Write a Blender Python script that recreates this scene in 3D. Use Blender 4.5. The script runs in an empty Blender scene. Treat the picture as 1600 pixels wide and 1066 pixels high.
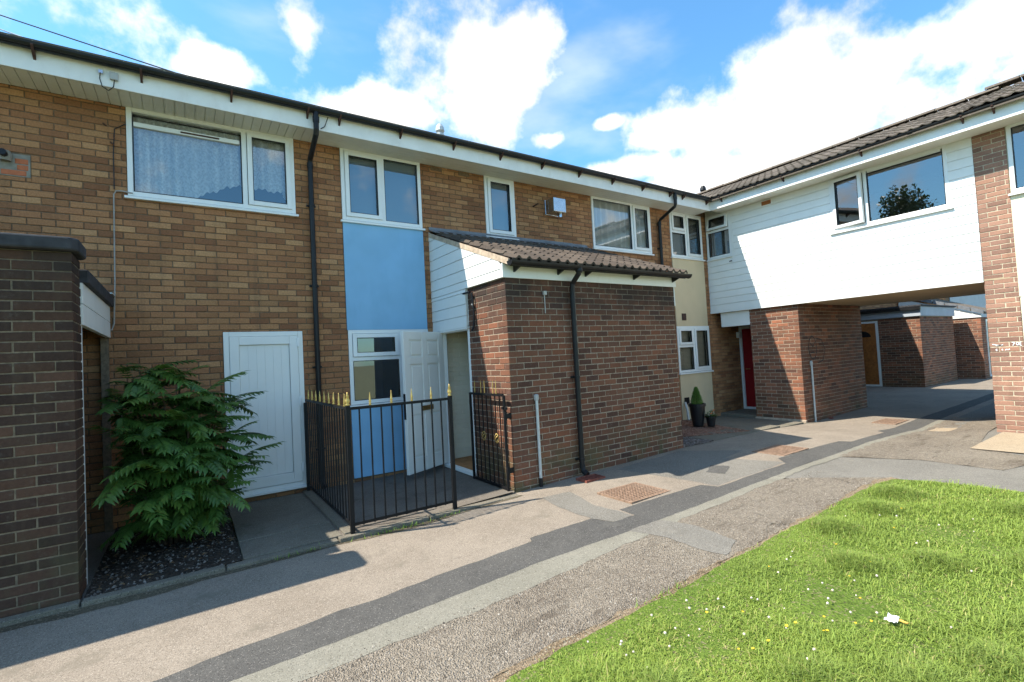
import bpy, bmesh, math, random
import numpy as np
from mathutils import Vector, Matrix

S = bpy.context.scene
COL = S.collection
rng = random.Random(7)

# ------------------------------------------------------------------ camera
CAM = Vector((-1.5582, -6.9309, 1.6461))
RM = Matrix(((0.82961789, 0.02498919, -0.55777209),
             (-0.55578715, -0.05830323, -0.82927762),
             (-0.0532429, 0.99798611, -0.03448073))).transposed().transposed()
cam = bpy.data.cameras.new('camera')
cam.sensor_fit = 'HORIZONTAL'
cam.sensor_width = 36.0
cam.lens = 757.73 / 1600 * 36
cam.clip_start = 0.05
cam.clip_end = 4000
cam_o = bpy.data.objects.new('camera', cam)
COL.objects.link(cam_o)
cam_o.matrix_world = Matrix.Translation(CAM) @ RM.to_4x4()
S.camera = cam_o

# ------------------------------------------------------------------ sun, sky, exposure
LIGHT = Vector((0.69, -0.267, -1.0)).normalized()
SUN_E = math.asin(-LIGHT.z)
SUN_AZ = math.atan2(-LIGHT.x, -LIGHT.y)
sun = bpy.data.lights.new('sun', 'SUN')
sun.energy = 5.0
sun.angle = math.radians(0.53)
sun.color = (1.0, 0.935, 0.81)
sun_o = bpy.data.objects.new('sun', sun)
COL.objects.link(sun_o)
sun_o.rotation_euler = LIGHT.to_track_quat('-Z', 'Y').to_euler()
sun_o.location = (-8, 3, 14)

W = bpy.data.worlds.new('World')
S.world = W
W.use_nodes = True
SKY_STRENGTH = 0.125
CLOUD = 0.92
# cloud banks: direction, half width, half height (radians), weight
BANKS = [(0.431, 0.738, 0.519, 0.155, 0.105, 1.0), (0.319, 0.83, 0.458, 0.14, 0.05, 1.0),
         (0.49, 0.68, 0.546, 0.085, 0.055, 1.0), (0.846, 0.387, 0.367, 0.235, 0.12, 1.05),
         (0.876, 0.253, 0.41, 0.17, 0.055, 0.85), (0.745, 0.535, 0.397, 0.11, 0.046, 1.0),
         (0.804, 0.504, 0.314, 0.15, 0.065, 1.0), (0.057, 0.872, 0.486, 0.07, 0.034, 0.95),
         (0.172, 0.812, 0.557, 0.04, 0.06, 0.75), (0.717, 0.604, 0.347, 0.085, 0.03, 0.8),
         (0.654, 0.626, 0.424, 0.036, 0.016, 0.8), (0.589, 0.697, 0.409, 0.036, 0.02, 0.8),
         (0.895, 0.16, 0.417, 0.07, 0.03, 0.8), (-0.126, 0.857, 0.499, 0.14, 0.03, 0.2)]


def build_world():
    nt = W.node_tree
    N, Lk = nt.nodes, nt.links
    N.clear()

    def nd(t, **k):
        n = N.new(t)
        for a, b in k.items():
            setattr(n, a, b)
        return n

    def math_(op, a, b=None, c=None):
        n = nd('ShaderNodeMath', operation=op)
        for i, v in enumerate((a, b, c)):
            if v is None:
                continue
            if isinstance(v, (int, float)):
                n.inputs[i].default_value = v
            else:
                Lk.new(v, n.inputs[i])
        return n.outputs[0]
    out = nd('ShaderNodeOutputWorld')
    sky = nd('ShaderNodeTexSky', sky_type='NISHITA')
    sky.sun_disc = False
    sky.sun_elevation = SUN_E
    sky.sun_rotation = SUN_AZ
    sky.air_density = 1.15
    sky.dust_density = 0.6
    sky.ozone_density = 1.4
    bg = nd('ShaderNodeBackground')
    bg.inputs[1].default_value = SKY_STRENGTH
    tint = nd('ShaderNodeMix', data_type='RGBA', blend_type='MULTIPLY')
    tint.inputs[0].default_value = 1.0
    tint.inputs[7].default_value = (0.66, 1.12, 1.32, 1)
    Lk.new(sky.outputs[0], tint.inputs[6])
    Lk.new(tint.outputs[2], bg.inputs[0])
    tc = nd('ShaderNodeTexCoord')
    d = tc.outputs['Generated']
    n1 = nd('ShaderNodeTexNoise')
    n1.inputs['Scale'].default_value = 7.0
    n1.inputs['Detail'].default_value = 7.0
    n1.inputs['Roughness'].default_value = 0.58
    Lk.new(d, n1.inputs['Vector'])
    fld = None
    for (x, y, z, w, h, wt) in BANKS:
        c = Vector((x, y, z)).normalized()
        e1 = Vector((0, 0, 1)).cross(c).normalized()
        e2 = c.cross(e1)

        def dot(v, s):
            n = nd('ShaderNodeVectorMath', operation='DOT_PRODUCT')
            Lk.new(d, n.inputs[0])
            n.inputs[1].default_value = tuple(v * s)
            return n.outputs['Value']
        a, b, f = dot(e1, 1 / w), dot(e2, 1 / h), dot(c, 1)
        r2 = math_('ADD', math_('MULTIPLY', a, a), math_('MULTIPLY', b, b))
        v = math_('MULTIPLY', math_('SUBTRACT', 1.0, math_('SQRT', r2)), wt)
        v = math_('SUBTRACT', v, math_('MULTIPLY', math_('LESS_THAN', f, 0.0), 9.0))
        fld = v if fld is None else math_('MAXIMUM', fld, v)
    # broken cumulus added outside the view, to whiten and brighten the ambient light
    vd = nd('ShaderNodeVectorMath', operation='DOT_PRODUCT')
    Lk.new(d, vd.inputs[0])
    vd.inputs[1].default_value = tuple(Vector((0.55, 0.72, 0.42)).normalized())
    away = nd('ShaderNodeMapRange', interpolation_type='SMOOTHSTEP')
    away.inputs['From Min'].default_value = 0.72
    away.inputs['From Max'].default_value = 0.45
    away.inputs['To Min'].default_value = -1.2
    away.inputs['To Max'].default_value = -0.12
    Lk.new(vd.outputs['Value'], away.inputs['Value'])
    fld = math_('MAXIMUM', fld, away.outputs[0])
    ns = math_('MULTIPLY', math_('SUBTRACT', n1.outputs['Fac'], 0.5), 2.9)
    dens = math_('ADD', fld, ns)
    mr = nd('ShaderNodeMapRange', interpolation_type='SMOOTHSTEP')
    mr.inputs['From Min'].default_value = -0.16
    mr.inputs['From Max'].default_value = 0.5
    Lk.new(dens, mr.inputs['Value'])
    # thin high haze streaks
    n2 = nd('ShaderNodeTexNoise')
    n2.inputs['Scale'].default_value = 2.2
    n2.inputs['Detail'].default_value = 6.0
    mp = nd('ShaderNodeMapping')
    mp.inputs['Scale'].default_value = (1.0, 1.6, 3.4)
    mp.inputs['Rotation'].default_value = (0.2, 0.35, 0.4)
    Lk.new(d, mp.inputs['Vector'])
    Lk.new(mp.outputs[0], n2.inputs['Vector'])
    m2 = nd('ShaderNodeMapRange', interpolation_type='SMOOTHSTEP')
    m2.inputs['From Min'].default_value = 0.48
    m2.inputs['From Max'].default_value = 0.78
    m2.inputs['To Max'].default_value = 0.34
    Lk.new(n2.outputs['Fac'], m2.inputs['Value'])
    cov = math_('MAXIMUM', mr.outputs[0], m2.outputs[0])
    # cloud brightness: soft grey undersides
    n3 = nd('ShaderNodeTexNoise')
    n3.inputs['Scale'].default_value = 5.0
    n3.inputs['Detail'].default_value = 4.0
    Lk.new(d, n3.inputs['Vector'])
    br = nd('ShaderNodeMapRange')
    br.inputs['From Min'].default_value = 0.3
    br.inputs['From Max'].default_value = 0.7
    br.inputs['To Min'].default_value = CLOUD * 0.62
    br.inputs['To Max'].default_value = CLOUD * 1.05
    Lk.new(n3.outputs['Fac'], br.inputs['Value'])
    bg2 = nd('ShaderNodeBackground')
    bg2.inputs[0].default_value = (1.0, 0.98, 0.95, 1)
    Lk.new(br.outputs[0], bg2.inputs[1])
    mix = nd('ShaderNodeMixShader')
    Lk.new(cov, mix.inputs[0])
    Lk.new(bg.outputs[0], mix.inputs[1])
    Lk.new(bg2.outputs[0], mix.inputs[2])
    Lk.new(mix.outputs[0], out.inputs[0])


build_world()
W.cycles.sampling_method = 'MANUAL'
W.cycles.sample_map_resolution = 256
S.view_settings.view_transform = 'Standard'
S.view_settings.look = 'None'
S.view_settings.gamma = 1.0
S.view_settings.use_curve_mapping = False
S.view_settings.exposure = 0.9
S.render.engine = 'CYCLES'
S.cycles.use_denoising = True
S.cycles.max_bounces = 5
S.cycles.diffuse_bounces = 3
S.cycles.glossy_bounces = 3
S.cycles.transmission_bounces = 2
S.cycles.transparent_max_bounces = 8
S.cycles.use_adaptive_sampling = True
S.cycles.adaptive_threshold = 0.02
S.cycles.caustics_reflective = False
S.cycles.caustics_refractive = False
S.cycles.sample_clamp_indirect = 6.0

# ------------------------------------------------------------------ materials
MATS = {}


class NT:
    def __init__(s, name):
        m = bpy.data.materials.new(name)
        m.use_nodes = True
        s.m, s.nt = m, m.node_tree
        s.N, s.L = s.nt.nodes, s.nt.links
        s.b = s.N['Principled BSDF']
        s.out = s.N['Material Output']
        s.geo = s.N.new('ShaderNodeNewGeometry')
        s.pos = s.geo.outputs['Position']

    def nd(s, t, **k):
        n = s.N.new(t)
        for a, b in k.items():
            setattr(n, a, b)
        return n

    def put(s, v, inp):
        if hasattr(v, 'is_output'):
            s.L.new(v, inp)
        elif isinstance(v, (tuple, list)) and len(v) == 3 and inp.type == 'RGBA':
            inp.default_value = (*v, 1)
        else:
            inp.default_value = v

    def noise(s, scale, detail=4, rough=0.55, vec=None, sc3=None):
        n = s.nd('ShaderNodeTexNoise')
        n.inputs['Scale'].default_value = scale
        n.inputs['Detail'].default_value = detail
        n.inputs['Roughness'].default_value = rough
        v = vec or s.pos
        if sc3:
            mp = s.nd('ShaderNodeMapping')
            mp.inputs['Scale'].default_value = sc3
            s.L.new(v, mp.inputs['Vector'])
            v = mp.outputs[0]
        s.L.new(v, n.inputs['Vector'])
        return n.outputs['Fac']

    def voro(s, scale, out='Distance'):
        n = s.nd('ShaderNodeTexVoronoi')
        n.inputs['Scale'].default_value = scale
        s.L.new(s.pos, n.inputs['Vector'])
        return n.outputs[out]

    def rng(s, v, a, b, c=0.0, d=1.0, smooth=True):
        n = s.nd('ShaderNodeMapRange', interpolation_type='SMOOTHSTEP' if smooth else 'LINEAR')
        n.inputs['From Min'].default_value = a
        n.inputs['From Max'].default_value = b
        n.inputs['To Min'].default_value = c
        n.inputs['To Max'].default_value = d
        s.put(v, n.inputs['Value'])
        return n.outputs[0]

    def math(s, op, a, b):
        n = s.nd('ShaderNodeMath', operation=op)
        s.put(a, n.inputs[0])
        s.put(b, n.inputs[1])
        return n.outputs[0]

    def mix(s, fac, a, b, blend='MIX'):
        n = s.nd('ShaderNodeMix', data_type='RGBA', blend_type=blend)
        s.put(fac, n.inputs[0])
        s.put(a, n.inputs[6])
        s.put(b, n.inputs[7])
        return n.outputs[2]

    def ramp(s, fac, stops, const=False):
        n = s.nd('ShaderNodeValToRGB')
        cr = n.color_ramp
        cr.interpolation = 'CONSTANT' if const else 'LINEAR'
        while len(cr.elements) < len(stops):
            cr.elements.new(0.5)
        for e, (p, c) in zip(cr.elements, stops):
            e.position = p
            e.color = (*c, 1)
        s.put(fac, n.inputs[0])
        return n.outputs[0]

    def z(s):
        n = s.nd('ShaderNodeSeparateXYZ')
        s.L.new(s.pos, n.inputs[0])
        return n.outputs

    def attr(s, name='rnd'):
        n = s.nd('ShaderNodeAttribute')
        n.attribute_name = name
        sp = s.nd('ShaderNodeSeparateColor')
        s.L.new(n.outputs['Color'], sp.inputs[0])
        return sp.outputs

    def bump(s, h, strength=0.3, dist=0.01):
        n = s.nd('ShaderNodeBump')
        n.inputs['Strength'].default_value = strength
        n.inputs['Distance'].default_value = dist
        s.put(h, n.inputs['Height'])
        s.L.new(n.outputs[0], s.b.inputs['Normal'])

    def fin(s, col=None, rough=0.7, spec=0.3, metal=0.0):
        if col is not None:
            s.put(col, s.b.inputs['Base Color'])
        s.put(rough, s.b.inputs['Roughness'])
        s.b.inputs['Specular IOR Level'].default_value = spec
        s.b.inputs['Metallic'].default_value = metal
        return s.m


def m_plain(name, c, rough=0.6, amt=0.12, scale=6.0, spec=0.3, metal=0.0, bump=0.0, bscale=120.0, dirt=None):
    t = NT(name)
    n = t.noise(scale, 2)
    f = t.rng(n, 0.3, 0.7, 1 - amt, 1 + amt, False)
    cc = t.mix(1.0, tuple(c), (1, 1, 1), 'MULTIPLY')
    vm = t.nd('ShaderNodeVectorMath', operation='SCALE')
    t.L.new(cc, vm.inputs[0])
    t.L.new(f, vm.inputs['Scale'])
    col = vm.outputs[0]
    if dirt:
        dn = t.noise(dirt[1], 4, 0.7, sc3=(1, 1, 0.35))
        col = t.mix(t.rng(dn, 0.48, 0.8, 0, dirt[2]), col, dirt[0])
    if bump:
        t.bump(t.noise(bscale, 3), bump, 0.004)
    return t.fin(col, rough, spec, metal)


def m_brick(name, stops, speck=0.25, algae=0.0, soot=None, wash=(0.5, 0.5, 0.5), washamt=0.0):
    t = NT(name)
    a = t.attr()
    c = t.ramp(a[0], stops)
    v = t.rng(a[1], 0, 1, 0.86, 1.13, False)
    n = t.noise(55, 3, 0.7)
    n2 = t.noise(1.1, 2, 0.6)
    k = t.math('MULTIPLY', v, t.rng(n, 0.25, 0.75, 1 - speck, 1 + speck, False))
    k = t.math('MULTIPLY', k, t.rng(n2, 0.3, 0.7, 0.86, 1.1, False))
    vm = t.nd('ShaderNodeVectorMath', operation='SCALE')
    t.L.new(c, vm.inputs[0])
    t.L.new(k, vm.inputs['Scale'])
    col = vm.outputs[0]
    st_ = t.noise(1.0, 3, 0.65, sc3=(7, 7, 0.6))
    col = t.mix(t.rng(st_, 0.52, 0.75, 0, 0.35), col, (0.10, 0.068, 0.045))
    nm = t.noise(16, 3, 0.75)
    if washamt:
        col = t.mix(t.rng(nm, 0.56, 0.78, 0, washamt), col, wash)
    zz = t.z()[2]
    n3 = t.noise(2.6, 3, 0.65)
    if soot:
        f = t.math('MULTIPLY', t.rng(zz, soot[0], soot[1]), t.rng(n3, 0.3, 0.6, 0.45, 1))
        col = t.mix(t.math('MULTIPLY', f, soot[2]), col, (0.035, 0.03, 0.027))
    if algae:
        f = t.math('MULTIPLY', t.rng(zz, 0.75, 0.1), t.rng(n3, 0.38, 0.62))
        col = t.mix(t.math('MULTIPLY', f, algae), col, (0.085, 0.09, 0.045))
    t.bump(n, 0.35, 0.004)
    return t.fin(col, 0.88, 0.15)


def m_mortar(name, c, soot=None, algae=0.0):
    t = NT(name)
    n = t.noise(30, 2, 0.7)
    col = t.mix(t.rng(n, 0.3, 0.7), tuple(x * 0.75 for x in c), tuple(min(1, x * 1.15) for x in c))
    zz = t.z()[2]
    n3 = t.noise(2.6, 3, 0.65)
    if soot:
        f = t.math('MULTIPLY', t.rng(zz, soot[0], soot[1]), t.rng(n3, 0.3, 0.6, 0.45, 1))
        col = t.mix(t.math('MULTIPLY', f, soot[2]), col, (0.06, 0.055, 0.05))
    if algae:
        f = t.math('MULTIPLY', t.rng(zz, 0.75, 0.1), t.rng(n3, 0.38, 0.62))
        col = t.mix(t.math('MULTIPLY', f, algae), col, (0.1, 0.105, 0.06))
    t.bump(t.noise(150, 3), 0.4, 0.004)
    return t.fin(col, 0.95, 0.1)


def m_asphalt(name, c, c2, speck, agg=(0.55, 0.5, 0.45), scale=110, worn=None, bumpd=0.006, bs=0.6, crack=0.0, along=None):
    """tarmac: binder colour, mottled second colour, light aggregate specks"""
    t = NT(name)
    n = t.noise(1.3, 3, 0.6)
    col = t.mix(t.rng(n, 0.32, 0.68), c, c2)
    n5 = t.noise(7, 4, 0.65)
    col = t.mix(t.rng(n5, 0.45, 0.75, 0, 0.35), col, tuple(x * 0.68 for x in c))
    vd = t.nd('ShaderNodeTexVoronoi')
    vd.inputs['Scale'].default_value = scale
    t.L.new(t.pos, vd.inputs['Vector'])
    sp = t.nd('ShaderNodeSeparateColor')
    t.L.new(vd.outputs['Color'], sp.inputs[0])
    col = t.mix(t.rng(sp.outputs[0], 1 - speck, 1 - speck + 0.08), col, agg)
    col = t.mix(t.rng(sp.outputs[1], 0.80, 0.9, 0, 0.55), col, tuple(x * 0.35 for x in c))
    if worn:
        w = t.noise(worn[1], 5, 0.72, sc3=along)
        col = t.mix(t.rng(w, worn[2], worn[2] + 0.16, 0, 0.85), col, worn[0])
    h = t.math('ADD', vd.outputs['Distance'], t.math('MULTIPLY', n5, 1.5))
    if crack:
        ve = t.nd('ShaderNodeTexVoronoi', feature='DISTANCE_TO_EDGE')
        ve.inputs['Scale'].default_value = crack
        nv = t.nd('ShaderNodeTexNoise')
        nv.inputs['Scale'].default_value = 5
        nv.inputs['Detail'].default_value = 6
        t.L.new(t.pos, nv.inputs['Vector'])
        mv = t.nd('ShaderNodeMix', data_type='VECTOR')
        mv.inputs[0].default_value = 0.28
        t.L.new(t.pos, mv.inputs[4])
        t.L.new(nv.outputs['Color'], mv.inputs[5])
        t.L.new(mv.outputs[1], ve.inputs['Vector'])
        cm = t.math('MULTIPLY', t.rng(ve.outputs['Distance'], 0.0, 0.014, 0.85, 0), t.rng(t.noise(1.7, 2), 0.5, 0.65))
        col = t.mix(cm, col, (0.085, 0.075, 0.062))
        h = t.math('SUBTRACT', h, t.math('MULTIPLY', cm, 1.5))
    t.bump(h, bs, bumpd)
    return t.fin(col, 0.92, 0.15)


def m_glass():
    t = NT('window_glass')
    t.N.remove(t.b)
    tr = t.nd('ShaderNodeBsdfTransparent')
    tr.inputs[0].default_value = (0.96, 0.975, 0.97, 1)
    gl = t.nd('ShaderNodeBsdfGlossy')
    gl.inputs['Roughness'].default_value = 0.0
    gl.inputs[0].default_value = (0.95, 0.97, 1, 1)
    fr = t.nd('ShaderNodeLayerWeight')
    fr.inputs['Blend'].default_value = 0.36
    f = t.rng(fr.outputs['Fresnel'], 0.0, 1.0, 0.15, 1.0, False)
    bp = t.nd('ShaderNodeBump')
    bp.inputs['Strength'].default_value = 0.02
    bp.inputs['Distance'].default_value = 0.02
    t.L.new(t.noise(2.2, 1), bp.inputs['Height'])
    t.L.new(bp.outputs[0], gl.inputs['Normal'])
    mx = t.nd('ShaderNodeMixShader')
    t.L.new(f, mx.inputs[0])
    t.L.new(tr.outputs[0], mx.inputs[1])
    t.L.new(gl.outputs[0], mx.inputs[2])
    t.L.new(mx.outputs[0], t.out.inputs[0])
    return t.m


def m_lace(name, c, hole=0.35, scale=55):
    t = NT(name)
    n = t.noise(scale, 3, 0.6)
    al = t.rng(n, 0.42, 0.58, 1 - hole, 1.0)
    df = t.nd('ShaderNodeBsdfDiffuse')
    df.inputs[0].default_value = (*c, 1)
    tl = t.nd('ShaderNodeBsdfTranslucent')
    tl.inputs[0].default_value = (*c, 1)
    tr = t.nd('ShaderNodeBsdfTransparent')
    m1 = t.nd('ShaderNodeMixShader')
    m1.inputs[0].default_value = 0.15
    t.L.new(df.outputs[0], m1.inputs[1])
    t.L.new(tl.outputs[0], m1.inputs[2])
    m2 = t.nd('ShaderNodeMixShader')
    t.L.new(al, m2.inputs[0])
    t.L.new(tr.outputs[0], m2.inputs[1])
    t.L.new(m1.outputs[0], m2.inputs[2])
    t.N.remove(t.b)
    t.L.new(m2.outputs[0], t.out.inputs[0])
    return t.m


def m_leaf(name, stops, trans=0.25, rough=0.45, spec=0.4):
    t = NT(name)
    a = t.attr()
    c = t.ramp(a[0], stops)
    oi = t.nd('ShaderNodeObjectInfo')
    c = t.mix(t.rng(oi.outputs['Random'], 0, 1, 0.0, 0.45, False), c, stops[-1][1])
    t.fin(c, rough, spec)
    tl = t.nd('ShaderNodeBsdfTranslucent')
    t.L.new(c, tl.inputs[0])
    mx = t.nd('ShaderNodeMixShader')
    mx.inputs[0].default_value = trans
    t.L.new(t.b.outputs[0], mx.inputs[1])
    t.L.new(tl.outputs[0], mx.inputs[2])
    t.L.new(mx.outputs[0], t.out.inputs[0])
    return t.m


TAN = [(0.0, (0.25, 0.112, 0.057)), (0.15, (0.305, 0.14, 0.069)), (0.5, (0.355, 0.17, 0.08)),
       (0.85, (0.385, 0.197, 0.094)), (1.0, (0.43, 0.235, 0.116))]
BROWN = [(0.0, (0.085, 0.045, 0.035)), (0.2, (0.135, 0.065, 0.044)), (0.75, (0.18, 0.08, 0.049)), (1.0, (0.225, 0.088, 0.05))]
PILLAR = [(0.0, (0.245, 0.14, 0.105)), (0.5, (0.31, 0.175, 0.128)), (1.0, (0.37, 0.20, 0.138))]
DARK = [(0.0, (0.05, 0.031, 0.025)), (0.5, (0.075, 0.043, 0.031)), (1.0, (0.10, 0.052, 0.035))]
M = MATS
M['tan'] = m_brick('tan_brick', TAN, 0.28, 0.25, None)
M['tan_mortar'] = m_mortar('tan_mortar', (0.19, 0.13, 0.085), None, 0.2)
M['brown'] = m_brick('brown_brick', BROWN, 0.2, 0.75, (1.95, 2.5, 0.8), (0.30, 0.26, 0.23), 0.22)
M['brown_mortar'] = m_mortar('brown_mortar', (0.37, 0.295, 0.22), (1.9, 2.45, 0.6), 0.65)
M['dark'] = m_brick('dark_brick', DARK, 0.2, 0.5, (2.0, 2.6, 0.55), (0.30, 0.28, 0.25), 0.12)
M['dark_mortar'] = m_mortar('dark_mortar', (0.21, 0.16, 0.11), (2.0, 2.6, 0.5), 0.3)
M['pillar'] = m_brick('pillar_brick', PILLAR, 0.15)
M['pillar_mortar'] = m_mortar('pillar_mortar', (0.52, 0.45, 0.33))
M['store'] = m_brick('store_brick', [(a, tuple(x * 1.3 for x in c)) for a, c in BROWN], 0.18, 0.35)
M['store_mortar'] = m_mortar('store_mortar', (0.38, 0.31, 0.23), None, 0.3)
M['creambrick'] = m_plain('cream_painted_brick', (0.84, 0.77, 0.62), 0.6, 0.05, 3)
M['upvc'] = m_plain('white_upvc', (0.80, 0.81, 0.80), 0.28, 0.03, 3, 0.5, dirt=((0.55, 0.53, 0.47), 9, 0.12))
M['clad'] = m_plain('white_cladding', (0.80, 0.80, 0.77), 0.42, 0.03, 2, 0.4, dirt=((0.55, 0.53, 0.46), 5, 0.15))
M['fascia'] = m_plain('painted_fascia', (0.82, 0.815, 0.79), 0.5, 0.05, 4, 0.3, dirt=((0.5, 0.42, 0.33), 7, 0.2))
M['soffit'] = m_plain('soffit_board', (0.74, 0.73, 0.66), 0.5, 0.06, 2, 0.3, dirt=((0.42, 0.40, 0.33), 6, 0.25))
M['tansoffit'] = m_plain('passage_ceiling', (0.42, 0.335, 0.22), 0.8, 0.1, 1.4, 0.2)
M['black'] = m_plain('black_plastic', (0.013, 0.013, 0.014), 0.4, 0.2, 5, 0.3)
M['felt'] = m_plain('roofing_felt', (0.05, 0.05, 0.055), 0.85, 0.25, 12, 0.2, bump=0.3)
M['iron'] = m_plain('black_painted_iron', (0.010, 0.010, 0.011), 0.5, 0.2, 20, 0.2)
M['gold'] = m_plain('gold_paint', (0.62, 0.44, 0.14), 0.42, 0.15, 40, 0.5, 0.55)
M['blue'] = m_plain('blue_render', (0.25, 0.475, 0.69), 0.8, 0.06, 2.2, 0.2, bump=0.35, bscale=160, dirt=((0.20, 0.40, 0.60), 3, 0.5))
M['beige'] = m_plain('beige_render', (0.62, 0.50, 0.33), 0.85, 0.05, 2, 0.2, bump=0.35, bscale=160, dirt=((0.5, 0.4, 0.27), 3, 0.3))
M['cream'] = m_plain('cream_render', (0.74, 0.68, 0.50), 0.85, 0.05, 2, 0.2, bump=0.3, bscale=160)
M['door'] = m_plain('white_door_paint', (0.78, 0.78, 0.75), 0.35, 0.03, 3, 0.45)
M['red'] = m_plain('red_door_paint', (0.30, 0.012, 0.018), 0.3, 0.08, 4, 0.5)
M['wood'] = m_plain('orange_wood', (0.36, 0.13, 0.035), 0.42, 0.25, 14, 0.4)
M['brass'] = m_plain('brass', (0.40, 0.25, 0.10), 0.4, 0.15, 30, 0.5, 0.7)
M['blind'] = m_plain('blue_grey_blind', (0.20, 0.285, 0.36), 0.8, 0.05, 2)
M['slatblind'] = m_plain('cream_blind', (0.60, 0.55, 0.44), 0.6, 0.05, 3)
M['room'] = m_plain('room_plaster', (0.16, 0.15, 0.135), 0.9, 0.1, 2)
M['lace'] = m_lace('net_curtain', (0.95, 0.95, 0.95), 0.25, 38)
M['voile'] = m_lace('voile_curtain', (0.85, 0.86, 0.85), 0.12, 90)
M['glass'] = m_glass()
M['alu'] = m_plain('aluminium', (0.45, 0.47, 0.50), 0.22, 0.1, 8, 0.5, 0.95)
M['galv'] = m_plain('galvanised_pipe', (0.52, 0.54, 0.53), 0.5, 0.12, 18, 0.4, 0.3)
M['lead'] = m_plain('lead_flashing', (0.16, 0.17, 0.185), 0.55, 0.2, 9, 0.4)
M['grey'] = m_plain('grey_plastic', (0.42, 0.42, 0.40), 0.5, 0.08, 8)
M['cable'] = m_plain('grey_cable', (0.32, 0.30, 0.28), 0.6, 0.1, 10)
M['rust'] = m_plain('rusty_iron', (0.25, 0.165, 0.115), 0.85, 0.35, 30, 0.2, bump=0.5)
M['redrust'] = m_plain('red_rusty_iron', (0.21, 0.07, 0.05), 0.8, 0.3, 30, 0.2)
M['pot'] = m_plain('black_pot', (0.014, 0.014, 0.016), 0.4, 0.2, 10, 0.4)
M['terra'] = m_plain('bracket_rust', (0.07, 0.035, 0.028), 0.7, 0.3, 30)
M['paper'] = m_plain('white_paper', (0.82, 0.82, 0.86), 0.7, 0.03, 30)
M['orange'] = m_plain('orange_print', (0.85, 0.45, 0.10), 0.6, 0.05, 30)
M['chalk'] = m_plain('white_chalk', (0.80, 0.78, 0.76), 0.9, 0.1, 60)
M['graf'] = m_plain('dark_spray_paint', (0.022, 0.018, 0.02), 0.7, 0.2, 30)
M['mort_fill'] = m_plain('cement_fillet', (0.46, 0.36, 0.27), 0.9, 0.25, 14, 0.1, bump=0.5)
M['orangebrick'] = m_plain('new_orange_brick', (0.48, 0.15, 0.07), 0.85, 0.15, 20)
M['cement'] = m_plain('cement_patch', (0.26, 0.24, 0.20), 0.95, 0.2, 12, 0.1, bump=0.5)
M['stone'] = m_plain('pebble', (0.17, 0.15, 0.13), 0.85, 0.5, 18)
M['deadleaf'] = m_plain('dead_leaf', (0.16, 0.10, 0.05), 0.8, 0.4, 25)
M['cladgrey'] = m_plain('grey_cladding', (0.36, 0.40, 0.45), 0.6, 0.08, 2)
M['bark'] = m_plain('bark', (0.10, 0.07, 0.045), 0.9, 0.3, 30)
M['mat'] = m_plain('orange_floor', (0.42, 0.20, 0.08), 0.8, 0.15, 10)

# tiles
t = NT('roof_tile')
a = t.attr()
c = t.ramp(a[0], [(0, (0.055, 0.043, 0.034)), (0.5, (0.08, 0.062, 0.048)), (1, (0.11, 0.085, 0.065))])
n = t.noise(24, 6, 0.7)
c = t.mix(t.rng(n, 0.35, 0.7, 0, 0.5), c, (0.09, 0.07, 0.06))
c = t.mix(t.rng(t.noise(60, 3), 0.6, 0.75, 0, 0.3), c, (0.30, 0.25, 0.19))
t.bump(t.noise(140, 3), 0.5, 0.004)
M['tile'] = t.fin(c, 0.9, 0.15)
t = NT('old_roof_tile')
a = t.attr()
c = t.ramp(a[0], [(0, (0.095, 0.08, 0.066)), (0.5, (0.135, 0.11, 0.09)), (1, (0.17, 0.14, 0.115))])
c = t.mix(t.rng(t.noise(9, 7, 0.7), 0.5, 0.75, 0, 0.6), c, (0.10, 0.10, 0.055))
c = t.mix(t.rng(t.noise(40, 5), 0.6, 0.72, 0, 0.6), c, (0.40, 0.37, 0.30))
M['oldtile'] = t.fin(c, 0.92, 0.1)

# ground
M['path'] = m_asphalt('old_beige_tarmac', (0.222, 0.184, 0.146), (0.265, 0.222, 0.178), 0.16, (0.34, 0.29, 0.238), 190,
                      worn=((0.175, 0.15, 0.118), 2.2, 0.56), bs=0.4, bumpd=0.004)
M['dasph'] = m_asphalt('dark_patch_tarmac', (0.084, 0.08, 0.075), (0.10, 0.095, 0.088), 0.10, (0.19, 0.175, 0.16), 170, bs=0.5, bumpd=0.004,
                       worn=((0.115, 0.108, 0.098), 1.8, 0.58))
M['gasph'] = m_asphalt('grey_tarmac', (0.165, 0.152, 0.132), (0.19, 0.175, 0.152), 0.14, (0.27, 0.25, 0.22), 180, bs=0.4, bumpd=0.004,
                       worn=((0.215, 0.195, 0.165), 1.6, 0.60))
M['edging'] = m_asphalt('concrete_edging', (0.20, 0.186, 0.15), (0.23, 0.214, 0.175), 0.10, (0.30, 0.275, 0.23), 170, bs=0.3,
                        worn=((0.18, 0.17, 0.135), 2.5, 0.58))
M['worn'] = m_asphalt('broken_tarmac', (0.225, 0.186, 0.145), (0.275, 0.232, 0.182), 0.2, (0.35, 0.30, 0.245), 105,
                      worn=((0.13, 0.104, 0.08), 2.6, 0.53), bumpd=0.014, bs=1.0, crack=2.4, along=(0.45, 1.7, 1))
M['slab'] = m_asphalt('concrete_slab', (0.155, 0.138, 0.108), (0.19, 0.168, 0.132), 0.10, (0.26, 0.235, 0.195), 170, bs=0.3,
                      worn=((0.10, 0.10, 0.066), 2.4, 0.56))
M['yard'] = m_asphalt('porch_concrete', (0.135, 0.115, 0.096), (0.165, 0.142, 0.118), 0.08, (0.22, 0.20, 0.175), 170, bs=0.3,
                      worn=((0.085, 0.074, 0.062), 2.0, 0.55))
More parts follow.
